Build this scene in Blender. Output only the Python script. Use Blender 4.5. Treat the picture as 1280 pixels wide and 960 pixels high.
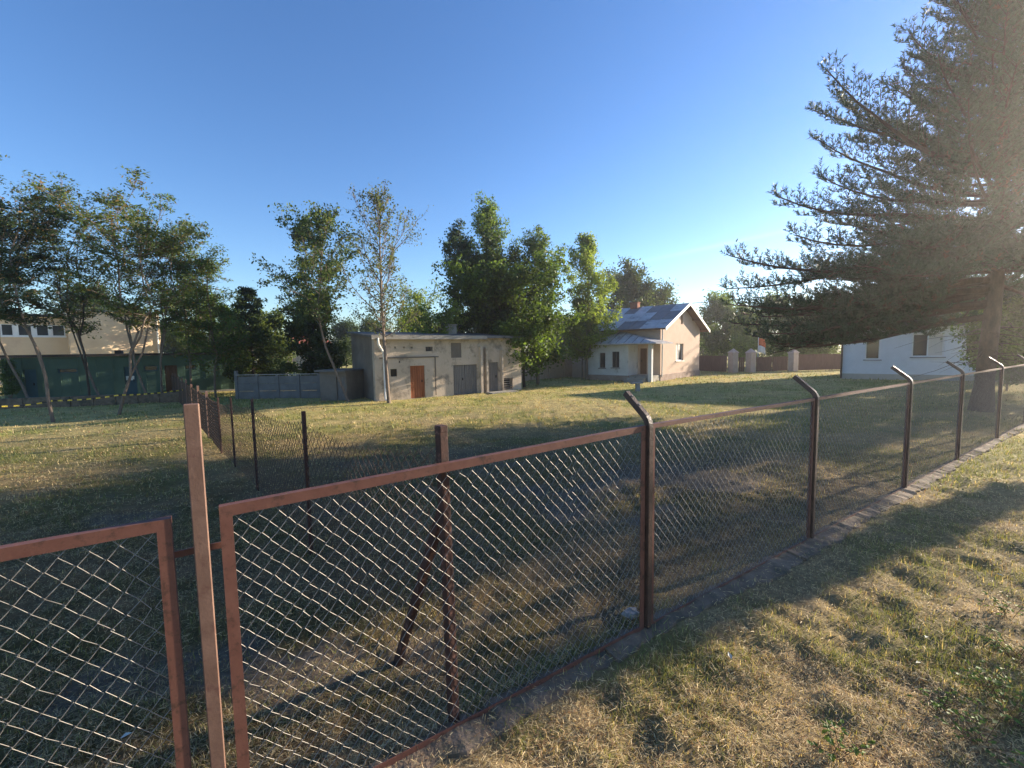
import bpy, math, random
import numpy as np
from mathutils import Matrix, Vector
R_ = math.radians
for o in list(bpy.data.objects): bpy.data.objects.remove(o)
scene = bpy.context.scene
COL = scene.collection

# ------------------------------------------------------------------ camera, sky, sun
CAM_H = 2.4; F = 540.0; PITCH = R_(4.55); ROLL = R_(0.93)
fw = np.array([0, math.cos(PITCH), -math.sin(PITCH)]); r0 = np.array([1., 0, 0]); u0 = np.array([0, math.sin(PITCH), math.cos(PITCH)])
CR = r0*math.cos(ROLL) - u0*math.sin(ROLL); CU = r0*math.sin(ROLL) + u0*math.cos(ROLL)
cd = bpy.data.cameras.new('camera'); cam = bpy.data.objects.new('camera', cd); COL.objects.link(cam)
cam.matrix_world = Matrix(((CR[0], CU[0], -fw[0], 0), (CR[1], CU[1], -fw[1], 0), (CR[2], CU[2], -fw[2], CAM_H), (0, 0, 0, 1)))
cd.sensor_width = 36; cd.lens = F/1280*36; cd.clip_start = 0.05; cd.clip_end = 6000
scene.camera = cam
SUN_AZ = 64.0; SUN_EL = 14.0
w = bpy.data.worlds.new('World'); scene.world = w; w.use_nodes = True
nt = w.node_tree; bg = nt.nodes['Background']
sky = nt.nodes.new('ShaderNodeTexSky'); sky.sky_type = 'NISHITA'; sky.sun_disc = False
sky.sun_elevation = R_(SUN_EL); sky.sun_rotation = R_(SUN_AZ); sky.air_density = 1.0; sky.dust_density = 0.0; sky.ozone_density = 3.0; sky.altitude = 300
bg.inputs['Strength'].default_value = 0.09
hs_ = nt.nodes.new('ShaderNodeHueSaturation'); hs_.inputs['Saturation'].default_value = 1.14; hs_.inputs['Hue'].default_value = .509; hs_.inputs['Value'].default_value = 1.0
nt.links.new(sky.outputs[0], hs_.inputs['Color']); 
# a faint vapour trail low in the sky
tc = nt.nodes.new('ShaderNodeTexCoord')
def _vd(v):
    q = nt.nodes.new('ShaderNodeVectorMath'); q.operation = 'DOT_PRODUCT'; q.inputs[1].default_value = v; nt.links.new(tc.outputs['Generated'], q.inputs[0]); return q.outputs['Value']
def _ma(op, a, b_=None):
    q = nt.nodes.new('ShaderNodeMath'); q.operation = op
    for k_, v_ in enumerate((a, b_)):
        if v_ is None: continue
        if isinstance(v_, (int, float)): q.inputs[k_].default_value = v_
        else: nt.links.new(v_, q.inputs[k_])
    return q.outputs[0]
_ray = lambda px, py: (lambda d: d/np.linalg.norm(d))(fw + CR*((px-640)/F) - CU*((py-480)/F))
_a, _b = _ray(826, 322), _ray(985, 288); _n = np.cross(_a, _b); _n /= np.linalg.norm(_n); _m = (_a+_b); _m /= np.linalg.norm(_m)
_g = _ma('EXPONENT', _ma('MULTIPLY', _ma('POWER', _ma('ABSOLUTE', _vd(tuple(_n))), 2.0), -1/(.0045**2))); _l = _ma('EXPONENT', _ma('MULTIPLY', _ma('SUBTRACT', 1.0, _vd(tuple(_m))), -90.0))
_mx = nt.nodes.new('ShaderNodeMix'); _mx.data_type = 'RGBA'; nt.links.new(_ma('MULTIPLY', _ma('MULTIPLY', _g, _l), .07), _mx.inputs[0]); nt.links.new(hs_.outputs[0], _mx.inputs[6]); _mx.inputs[7].default_value = (7., 7.2, 7.5, 1)
nt.links.new(_mx.outputs[2], bg.inputs['Color'])
sl = bpy.data.lights.new('sun', 'SUN'); sl.energy = 5.0; sl.angle = R_(0.6); sl.color = (1.0, 0.86, 0.68)
sun = bpy.data.objects.new('sun', sl); COL.objects.link(sun)
sd = Vector((math.sin(R_(SUN_AZ))*math.cos(R_(SUN_EL)), math.cos(R_(SUN_AZ))*math.cos(R_(SUN_EL)), math.sin(R_(SUN_EL))))
sun.rotation_euler = sd.to_track_quat('Z', 'Y').to_euler(); sun.location = (20, 12, 30)
scene.view_settings.view_transform = 'Standard'; scene.view_settings.look = 'None'
scene.view_settings.exposure = 1.6; scene.view_settings.gamma = 1
scene.render.engine = 'CYCLES'
scene.cycles.max_bounces = 6; scene.cycles.transparent_max_bounces = 8

# ------------------------------------------------------------------ sight lines: picture point -> place
def ray(px, py):
    return fw + CR*((px-640)/F) - CU*((py-480)/F)
def G(px, py, z=0.0):
    d = ray(px, py); t = (z-CAM_H)/d[2]; return np.array([d[0]*t, d[1]*t, z])
def AT(px, py, Y):
    d = ray(px, py); t = Y/d[1]; return np.array([d[0]*t, Y, CAM_H+d[2]*t])

# ------------------------------------------------------------------ noise
def _h(ix, iy, s):
    n = (ix.astype(np.int64)*374761393 + iy.astype(np.int64)*668265263 + s*1442695041) & 0x7fffffff
    n = ((n ^ (n >> 13))*1274126177) & 0x7fffffff
    return ((n ^ (n >> 16)) & 0xffff)/65535.0
def vn(x, y, s=0):
    ix = np.floor(x); iy = np.floor(y); fx = x-ix; fy = y-iy
    fx = fx*fx*(3-2*fx); fy = fy*fy*(3-2*fy)
    a = _h(ix, iy, s); b = _h(ix+1, iy, s); c = _h(ix, iy+1, s); d = _h(ix+1, iy+1, s)
    return (a*(1-fx)+b*fx)*(1-fy) + (c*(1-fx)+d*fx)*fy
def fbm(x, y, s=0, o=4):
    r = 0; a = .5; t = 0
    for i in range(o):
        r = r + a*vn(x, y, s+i*17); t += a; x = x*2.03+3.1; y = y*2.03+7.7; a *= .55
    return r/t
def terrain(x, y):
    r = np.sqrt(x*x+y*y); k = np.clip(1-(r-50)/60, 0, 1)
    near = np.clip(1-(r-9)/14, 0.0, 1)
    ln = LN(x, y); foot = np.clip((np.abs(ln)-.1)/.25, 0, 1)
    z = (fbm(x*1.1, y*1.1, 3)-.5)*.10*k*foot + (fbm(x*5, y*5, 9, 3)-.5)*.10*near*foot
    z = z + (fbm(x*.25, y*.25, 31, 2)-.5)*.07*k*np.clip((r-6)/8, 0, 1)
    return z
def patch(x, y):   # 0 dry straw .. 1 green
    return np.clip((fbm(x*.7+5, y*.9+2, 71, 4)-.5)*3.2+.5 + (fbm(x*3.2, y*3.2, 5, 3)-.5)*1.5, 0, 1)

# ------------------------------------------------------------------ mesh helpers
ROOT = {}
def tag(o, label=None, cat=None, group=None, kind=None):
    for k, v in (('label', label), ('category', cat), ('group', group), ('kind', kind)):
        if v: o[k] = v
    return o
def thing(name, loc, label, cat, group=None):
    o = bpy.data.objects.new(name, None); o.empty_display_size = .2; COL.objects.link(o)
    o.location = loc; ROOT[o.name] = np.array(loc, float); return tag(o, label, cat, group)
def org(o):
    return ROOT[o.name]
def link(name, me, m, parent=None, smooth=False, loc=None):
    if m is not None and not me.materials: me.materials.append(m)
    o = bpy.data.objects.new(name, me); COL.objects.link(o)
    if parent is not None: o.parent = parent; ROOT[o.name] = org(parent)
    else: ROOT[o.name] = np.array(loc if loc is not None else (0, 0, 0), float); o.location = ROOT[o.name]
    if smooth: me.polygons.foreach_set('use_smooth', [True]*len(me.polygons))
    return o
class MB:
    def __init__(s): s.v = []; s.f = []
    def add(s, vs, fs):
        n = len(s.v); s.v += [tuple(map(float, q)) for q in vs]; s.f += [tuple(i+n for i in q) for q in fs]; return s
    def hexa(s, p):
        return s.add(p, [(0, 3, 2, 1), (4, 5, 6, 7), (0, 1, 5, 4), (1, 2, 6, 5), (2, 3, 7, 6), (3, 0, 4, 7)])
    def bar(s, a, b, w, t, up=(0, 0, 1)):
        a = np.array(a, float); b = np.array(b, float); d = b-a; d /= np.linalg.norm(d)
        u = np.cross(d, up)
        if np.linalg.norm(u) < 1e-4: u = np.cross(d, (1, 0, 0))
        u /= np.linalg.norm(u); v = np.cross(u, d)
        u = u*w/2; v = v*t/2
        return s.hexa([a-u-v, a+u-v, b+u-v, b-u-v, a-u+v, a+u+v, b+u+v, b-u+v])
    def tube(s, pts, rad, n=6, caps=True):
        pts = [np.array(p, float) for p in pts]; rings = []
        if not hasattr(rad, '__len__'): rad = [rad]*len(pts)
        ref = np.array([.31, .17, .93]); prev = None; vs = []; fs = []
        for i, p in enumerate(pts):
            d = pts[min(i+1, len(pts)-1)]-pts[max(i-1, 0)]; d = d/(np.linalg.norm(d)+1e-9)
            u = np.cross(d, ref) if prev is None else prev-d*np.dot(prev, d)
            if np.linalg.norm(u) < 1e-5: u = np.cross(d, (1, 0, 0))
            u /= np.linalg.norm(u); prev = u; v = np.cross(d, u)
            for k in range(n):
                a = 2*math.pi*k/n; vs.append(p+(u*math.cos(a)+v*math.sin(a))*rad[i])
        for i in range(len(pts)-1):
            for k in range(n):
                fs.append((i*n+k, i*n+(k+1) % n, (i+1)*n+(k+1) % n, (i+1)*n+k))
        if caps: fs.append(tuple(range(n))[::-1]); fs.append(tuple((len(pts)-1)*n+k for k in range(n)))
        return s.add(vs, fs)
    def mesh(s, name, o=(0, 0, 0)):
        me = bpy.data.meshes.new(name); o = np.array(o)
        me.from_pydata([tuple(np.array(q)-o) for q in s.v], [], s.f); me.update(); return me
    def build(s, name, m, parent=None, smooth=False, bevel=0, loc=None):
        o_ = org(parent) if parent is not None else (loc if loc is not None else (0, 0, 0))
        o = link(name, s.mesh(name, o_), m, parent, smooth, loc)
        if bevel:
            b = o.modifiers.new('bevel', 'BEVEL'); b.width = bevel; b.segments = 1; b.limit_method = 'ANGLE'
        return o
def npmesh(name, V, FA, cols=None, o=(0, 0, 0)):
    me = bpy.data.meshes.new(name); V = np.asarray(V, np.float32)-np.array(o, np.float32); FA = np.asarray(FA, np.int32)
    me.vertices.add(len(V)); me.vertices.foreach_set('co', V.ravel())
    k = FA.shape[1]; me.loops.add(FA.size); me.loops.foreach_set('vertex_index', FA.ravel())
    me.polygons.add(len(FA)); me.polygons.foreach_set('loop_start', np.arange(0, FA.size, k, dtype=np.int32))
    try: me.polygons.foreach_set('loop_total', np.full(len(FA), k, np.int32))
    except Exception: pass
    if cols is not None:
        a = me.color_attributes.new('tone', 'FLOAT_COLOR', 'POINT')
        c = np.ones((len(V), 4), np.float32); c[:, :3] = cols; a.data.foreach_set('color', c.ravel())
    me.update(calc_edges=True); me.validate(); return me
class Frame:
    """upright wall frame: s along the wall, p out of it, h up"""
    def __init__(s, O, d, n=None):
        s.O = np.array([O[0], O[1], 0.]); d = np.array([d[0], d[1], 0.]); s.d = d/np.linalg.norm(d)
        s.n = np.array([s.d[1], -s.d[0], 0.]) if n is None else np.array([n[0], n[1], 0.])
    def pt(s, a, p, h): return s.O+s.d*a+s.n*p+np.array([0, 0, h])
    def hit(s, px, py, p=0):
        r = ray(px, py); C = np.array([0, 0, CAM_H]); Q = s.O+s.n*p
        t = np.dot(Q-C, s.n)/np.dot(r, s.n); X = C+r*t
        return float(np.dot(X-s.O, s.d)), float(X[2])
    def box(s, mb, s0, s1, p0, p1, h0, h1):
        return mb.hexa([s.pt(s0, p0, h0), s.pt(s1, p0, h0), s.pt(s1, p1, h0), s.pt(s0, p1, h0),
                        s.pt(s0, p0, h1), s.pt(s1, p0, h1), s.pt(s1, p1, h1), s.pt(s0, p1, h1)])
    def rect(s, x0, y0, x1, y1, p=0):
        a, h1 = s.hit(x0, y0, p); b, h0 = s.hit(x1, y1, p); return a, b, h0, h1
    def holed(s, mb, s0, s1, h0, h1, T, holes, top=None):
        """a wall of thickness T with real openings; top(s) gives a sloping head"""
        S = sorted(set([s0, s1]+[v for q in holes for v in q[:2] if s0 < v < s1]))
        Hh = sorted(set([h0, h1]+[v for q in holes for v in q[2:4] if h0 < v < h1]))
        def solid(i, j):
            if i < 0 or j < 0 or i >= len(S)-1 or j >= len(Hh)-1: return False
            a = (S[i]+S[i+1])/2; b = (Hh[j]+Hh[j+1])/2
            return not any(q[0] < a < q[1] and q[2] < b < q[3] for q in holes)
        for i in range(len(S)-1):
            for j in range(len(Hh)-1):
                if not solid(i, j): continue
                a, b, c, d = S[i], S[i+1], Hh[j], Hh[j+1]; q = s.pt
                mb.add([q(a, 0, c), q(b, 0, c), q(b, 0, d), q(a, 0, d)], [(0, 1, 2, 3)])
                mb.add([q(a, -T, c), q(b, -T, c), q(b, -T, d), q(a, -T, d)], [(3, 2, 1, 0)])
                if not solid(i-1, j): mb.add([q(a, 0, c), q(a, 0, d), q(a, -T, d), q(a, -T, c)], [(0, 1, 2, 3)])
                if not solid(i+1, j): mb.add([q(b, 0, c), q(b, -T, c), q(b, -T, d), q(b, 0, d)], [(0, 1, 2, 3)])
                if not solid(i, j-1): mb.add([q(a, 0, c), q(a, -T, c), q(b, -T, c), q(b, 0, c)], [(0, 1, 2, 3)])
                if not solid(i, j+1): mb.add([q(a, 0, d), q(b, 0, d), q(b, -T, d), q(a, -T, d)], [(0, 1, 2, 3)])
        return mb

# ------------------------------------------------------------------ materials
def mat(name, c1, c2=None, scale=6, rough=.85, bump=.3, bscale=None, metal=0, c3=None, s3=1.2, t3=.6, stretch=(1, 1, 1), spec=.3, det=6):
    m = bpy.data.materials.new(name); m.use_nodes = True; n = m.node_tree.nodes; L = m.node_tree.links; b = n['Principled BSDF']
    b.inputs['Roughness'].default_value = rough; b.inputs['Metallic'].default_value = metal; b.inputs['Specular IOR Level'].default_value = spec
    g = n.new('ShaderNodeNewGeometry'); mp = n.new('ShaderNodeMapping'); mp.inputs['Scale'].default_value = stretch; L.new(g.outputs['Position'], mp.inputs[0])
    no = n.new('ShaderNodeTexNoise'); no.inputs['Scale'].default_value = scale; no.inputs['Detail'].default_value = det; no.inputs['Roughness'].default_value = .65; L.new(mp.outputs[0], no.inputs[0])
    cr = n.new('ShaderNodeValToRGB'); cr.color_ramp.elements[0].position = .32; cr.color_ramp.elements[1].position = .68
    cr.color_ramp.elements[0].color = (*c1, 1); cr.color_ramp.elements[1].color = (*(c2 or c1), 1); L.new(no.outputs[0], cr.inputs[0])
    out = cr.outputs[0]
    if c3 is not None:
        n3 = n.new('ShaderNodeTexNoise'); n3.inputs['Scale'].default_value = s3; n3.inputs['Detail'].default_value = 8; n3.inputs['Roughness'].default_value = .7; L.new(mp.outputs[0], n3.inputs[0])
        r3 = n.new('ShaderNodeValToRGB'); r3.color_ramp.elements[0].position = t3-.06; r3.color_ramp.elements[1].position = t3+.06; L.new(n3.outputs[0], r3.inputs[0])
        mx = n.new('ShaderNodeMix'); mx.data_type = 'RGBA'; L.new(r3.outputs[0], mx.inputs[0]); L.new(out, mx.inputs[6]); mx.inputs[7].default_value = (*c3, 1); out = mx.outputs[2]
    L.new(out, b.inputs['Base Color'])
    if bump:
        nb = n.new('ShaderNodeTexNoise'); nb.inputs['Scale'].default_value = bscale or scale*5; nb.inputs['Detail'].default_value = 5; L.new(mp.outputs[0], nb.inputs[0])
        bp = n.new('ShaderNodeBump'); bp.inputs['Strength'].default_value = bump; bp.inputs['Distance'].default_value = .02; L.new(nb.outputs[0], bp.inputs['Height']); L.new(bp.outputs[0], b.inputs['Normal'])
    return m
def leafmat(name, tr=.35, rough=.6):
    m = bpy.data.materials.new(name); m.use_nodes = True; n = m.node_tree.nodes; L = m.node_tree.links; b = n['Principled BSDF']
    at = n.new('ShaderNodeAttribute'); at.attribute_name = 'tone'; b.inputs['Roughness'].default_value = rough; b.inputs['Specular IOR Level'].default_value = .25
    L.new(at.outputs['Color'], b.inputs['Base Color'])
    t = n.new('ShaderNodeBsdfTranslucent'); mm = n.new('ShaderNodeMix'); mm.data_type = 'RGBA'; mm.inputs[0].default_value = 1; mm.blend_type = 'MULTIPLY'
    L.new(at.outputs['Color'], mm.inputs[6]); mm.inputs[7].default_value = (1.35, 1.25, .55, 1); L.new(mm.outputs[2], t.inputs[0])
    mx = n.new('ShaderNodeMixShader'); mx.inputs[0].default_value = tr; L.new(b.outputs[0], mx.inputs[1]); L.new(t.outputs[0], mx.inputs[2]); L.new(mx.outputs[0], n['Material Output'].inputs[0])
    return m
def glass(name, c=(.02, .025, .03)):
    m = bpy.data.materials.new(name); m.use_nodes = True; b = m.node_tree.nodes['Principled BSDF']
    b.inputs['Base Color'].default_value = (*c, 1); b.inputs['Roughness'].default_value = .08; b.inputs['Specular IOR Level'].default_value = .6; return m
M = dict(
    rust=mat('rusty_paint', (.125, .050, .036), (.17, .075, .053), 9, .55, .05, 90, c3=(.07, .035, .025), s3=16, t3=.585),
    postrust=mat('weathered_red_steel', (.14, .078, .055), (.20, .118, .085), 7, .65, .06, 80, c3=(.12, .06, .045), s3=13, t3=.59),
    darkpost=mat('old_black_rust', (.032, .017, .013), (.07, .03, .022), 14, .75, .15, 60, c3=(.20, .10, .075), s3=12, t3=.63),
    darksteel=mat('bitumen_brown_steel', (.045, .028, .022), (.10, .06, .045), 12, .5, .3, 70),
    wire=mat('galvanised_wire', (.29, .27, .245), (.17, .15, .13), 20, .45, 0, metal=.3),
    rwire=mat('rusty_wire', (.06, .038, .028), (.11, .07, .05), 20, .7, 0),
    concrete=mat('old_concrete', (.26, .24, .21), (.38, .35, .31), 3, .95, .5, 30, c3=(.12, .11, .09), s3=2.5, t3=.62),
    footing=mat('dirty_footing', (.125, .09, .06), (.23, .17, .12), 5, .95, .8, 25, c3=(.09, .08, .055), s3=3.5, t3=.55),
    greywall=mat('grey_precast', (.15, .145, .14), (.21, .205, .20), 2, .95, .3, 20),
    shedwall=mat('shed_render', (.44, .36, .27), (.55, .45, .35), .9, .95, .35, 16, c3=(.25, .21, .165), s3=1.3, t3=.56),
    shedside=mat('shed_side_shade_render', (.13, .11, .09), (.21, .18, .15), 1.1, .95, .35, 16),  # shade of the side wall darkened into its render colour
    housewall=mat('peach_render', (.45, .335, .26), (.52, .40, .32), 1.6, .95, .25, 14, c3=(.44, .31, .24), s3=.8, t3=.62),
    porchwall=mat('peeling_white_render', (.50, .50, .49), (.62, .62, .61), 1.4, .92, .3, 14, c3=(.30, .29, .27), s3=1.1, t3=.63),
    plinth=mat('stone_plinth', (.22, .16, .13), (.36, .28, .24), 3, .95, .7, 14),
    whitewash=mat('white_render', (.66, .68, .72), (.72, .74, .78), 2, .9, .15, 12),
    beigeplinth=mat('beige_plinth', (.42, .39, .34), (.48, .44, .38), 3, .95, .3, 12),
    whitepaint=mat('white_paint', (.74, .70, .64), (.80, .77, .70), 5, .6, .1),
    zinc=mat('zinc_sheet', (.38, .385, .40), (.52, .52, .54), 1.6, .5, .12, 10, metal=.1, c3=(.20, .19, .20), s3=1.3, t3=.58),
    zincdark=mat('weathered_dark_sheet', (.13, .125, .135), (.20, .195, .20), 2, .55, .15, 10, metal=.2),
    felt=mat('roofing_felt', (.10, .10, .10), (.17, .165, .16), 2, .95, .3, 14),
    rustdoor=mat('rust_red_door', (.24, .075, .03), (.34, .12, .05), 3, .75, .3, 20, stretch=(1, 1, .3)),
    greydoor=mat('grey_wooden_door', (.14, .13, .125), (.22, .205, .19), 5, .9, .4, 30, stretch=(3, 3, .4)),
    brownwood=mat('brown_wood', (.10, .05, .03), (.16, .085, .05), 5, .8, .3, 30, stretch=(3, 3, .4)),
    fencewood=mat('brown_fence_boards', (.10, .055, .04), (.16, .09, .065), 3, .85, .3, 20, stretch=(3, 3, .5)),
    pillar=mat('pinkish_render', (.45, .34, .27), (.55, .43, .35), 3, .95, .3, 16),
    yellow=mat('yellow_render', (.62, .46, .29), (.68, .52, .34), .7, .95, .15, 8, c3=(.58, .42, .28), s3=.5, t3=.55),
    green=mat('green_sheet', (.055, .10, .072), (.08, .14, .098), 1.4, .6, .2, 10, stretch=(1, 1, .4)),
    blue=mat('blue_door_paint', (.035, .085, .11), (.05, .11, .14), 3, .6, .1),
    darkfelt=mat('dark_roof_edge', (.035, .03, .028), (.06, .05, .045), 3, .9, .2),
    brick=mat('red_brick', (.22, .085, .055), (.32, .14, .09), 8, .95, .4, 30),
    redtile=mat('red_roof', (.30, .09, .05), (.38, .13, .08), 4, .9, .3, 20),
    bark=mat('grey_brown_bark', (.12, .09, .07), (.23, .18, .14), 9, .95, .8, 30, stretch=(1, 1, .35)),
    darkbark=mat('dark_bark', (.045, .035, .028), (.09, .07, .055), 9, .95, .8, 30, stretch=(1, 1, .35)),
    pinebark=mat('pine_bark', (.05, .033, .027), (.11, .07, .052), 7, .95, .9, 20, stretch=(1, 1, .4)),
    leaf=leafmat('leaf', .48), needle=leafmat('needle', .12, .5), grass=leafmat('grass_blade', .3, .7),
    glass=glass('dark_glass'), curtain=mat('pale_curtain', (.62, .57, .50), (.70, .65, .58), 6, .9, .1, stretch=(6, 6, .2)),
    frame=mat('white_window_frame', (.74, .74, .72), (.80, .80, .78), 6, .5, 0), dark=mat('dark_void', (.012, .011, .01), (.02, .018, .016), 4, .95, 0),
    tapey=mat('yellow_tape', (.62, .46, .05), (.68, .52, .08), 8, .5, 0), tapek=mat('black_tape', (.03, .03, .03), (.04, .04, .04), 8, .5, 0),
    paper=mat('paper_notice', (.7, .7, .68), (.75, .75, .73), 8, .9, 0), carpaint=mat('white_car_paint', (.6, .62, .65), (.64, .66, .7), 2, .3, 0),
    rubber=mat('rubber', (.02, .02, .02), (.03, .03, .03), 8, .8, 0), flagred=mat('red_cloth', (.62, .13, .04), (.66, .17, .05), 8, .8, 0),
    cable=mat('cable', (.03, .03, .03), (.04, .04, .04), 8, .6, 0), stone=mat('field_stone', (.2, .19, .18), (.33, .31, .29), 9, .95, .6, 40),
    dryleaf=mat('pale_dead_leaf', (.45, .45, .40), (.55, .55, .5), 20, .8, .2),
)
# ground material: thatch and soil with the same dry / green patches as the blades
gm = bpy.data.materials.new('mown_lawn_soil'); gm.use_nodes = True
n = gm.node_tree.nodes; L = gm.node_tree.links; b = n['Principled BSDF']; b.inputs['Roughness'].default_value = .95; b.inputs['Specular IOR Level'].default_value = .1
at = n.new('ShaderNodeAttribute'); at.attribute_name = 'tone'
g = n.new('ShaderNodeNewGeometry'); n1 = n.new('ShaderNodeTexNoise'); n1.inputs['Scale'].default_value = 26; n1.inputs['Detail'].default_value = 9; n1.inputs['Roughness'].default_value = .75; L.new(g.outputs['Position'], n1.inputs[0])
cr = n.new('ShaderNodeValToRGB'); cr.color_ramp.elements[0].position = .3; cr.color_ramp.elements[0].color = (.45, .42, .4, 1); cr.color_ramp.elements[1].position = .7; cr.color_ramp.elements[1].color = (1.35, 1.3, 1.2, 1); L.new(n1.outputs[0], cr.inputs[0])
n2 = n.new('ShaderNodeTexNoise'); n2.inputs['Scale'].default_value = 1.7; n2.inputs['Detail'].default_value = 10; n2.inputs['Roughness'].default_value = .7; L.new(g.outputs['Position'], n2.inputs[0])
c2 = n.new('ShaderNodeValToRGB'); c2.color_ramp.elements[0].position = .35; c2.color_ramp.elements[0].color = (.68, .72, .7, 1); c2.color_ramp.elements[1].position = .62; c2.color_ramp.elements[1].color = (1.15, 1.12, 1.05, 1); L.new(n2.outputs[0], c2.inputs[0])
mx = n.new('ShaderNodeMix'); mx.data_type = 'RGBA'; mx.blend_type = 'MULTIPLY'; mx.inputs[0].default_value = 1; L.new(at.outputs['Color'], mx.inputs[6]); L.new(cr.outputs[0], mx.inputs[7])
m2 = n.new('ShaderNodeMix'); m2.data_type = 'RGBA'; m2.blend_type = 'MULTIPLY'; m2.inputs[0].default_value = 1; L.new(mx.outputs[2], m2.inputs[6]); L.new(c2.outputs[0], m2.inputs[7]); L.new(m2.outputs[2], b.inputs['Base Color'])
bp = n.new('ShaderNodeBump'); bp.inputs['Strength'].default_value = .9; bp.inputs['Distance'].default_value = .03; L.new(n1.outputs[0], bp.inputs['Height']); L.new(bp.outputs[0], b.inputs['Normal'])
M['ground'] = gm

# ------------------------------------------------------------------ line of the front fence
FA0 = G(809, 787); FB0 = G(1131, 612)
FD = (FB0-FA0); FD /= np.linalg.norm(FD); FN = np.array([-FD[1], FD[0], 0])       # FN points into the yard
def LN(x, y): return (x-FA0[0])*FN[0]+(y-FA0[1])*FN[1]
def line_t(px):                                                                    # where the fence line crosses a picture column
    d = ray(px, 560); k = d[0]/d[1]; return (k*FA0[1]-FA0[0])/(FD[0]-k*FD[1])

# ------------------------------------------------------------------ ground
def axis(c0, c1, st, far0, far1, ratio):
    mid = list(np.arange(c0, c1+1e-6, st)); a = mid[-1]; s_ = st
    while a < far1: s_ *= ratio; a += s_; mid.append(a)
    a = mid[0]; s_ = st; lo = []
    while a > far0: s_ *= ratio; a -= s_; lo.append(a)
    return np.array(lo[::-1]+mid)
xs = axis(-5, 7, .055, -600, 600, 1.045); ys = axis(1.2, 7, .05, -120, 760, 1.045)
X, Y = np.meshgrid(xs, ys); Z = terrain(X, Y)
V = np.stack([X.ravel(), Y.ravel(), Z.ravel()], 1); nx = len(xs); ny = len(ys)
i = (np.arange(ny-1)[:, None]*nx+np.arange(nx-1)[None, :]).ravel()
FF = np.stack([i, i+1, i+1+nx, i+nx], 1)
pv = patch(V[:, 0], V[:, 1])[:, None]

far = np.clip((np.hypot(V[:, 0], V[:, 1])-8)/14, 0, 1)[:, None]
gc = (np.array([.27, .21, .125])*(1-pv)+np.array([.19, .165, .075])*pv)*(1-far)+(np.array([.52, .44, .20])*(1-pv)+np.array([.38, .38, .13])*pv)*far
bare = lambda x, y: np.clip((fbm(x*.75+1.3, y*.95+4.1, 91, 4)-.52)*9, 0, 1)*np.clip((LN(x, y)-.1)/.4, 0, 1)*np.clip((12-np.hypot(x, y))/4, 0, 1)
shadedryk = lambda x, y: 1-.32*np.clip(LN(x, y)/.5, 0, 1)*np.clip((16-np.hypot(x, y))/7, 0, 1)   # yard shade painted into soil and blade colour; also makes the grass drier
gc = gc*shadedryk(V[:, 0], V[:, 1])[:, None]*(1+.2*(LN(V[:, 0], V[:, 1]) < 0)[:, None])
gc = gc*(1-(1-shadedryk(V[:, 0], V[:, 1])[:, None])*np.array([[-.1, .22, .3]]))
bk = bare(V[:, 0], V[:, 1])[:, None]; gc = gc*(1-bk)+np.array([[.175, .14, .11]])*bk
me = npmesh('lawn', V, FF, gc); gnd = link('lawn', me, M['ground'], smooth=True); tag(gnd, kind='structure')

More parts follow.
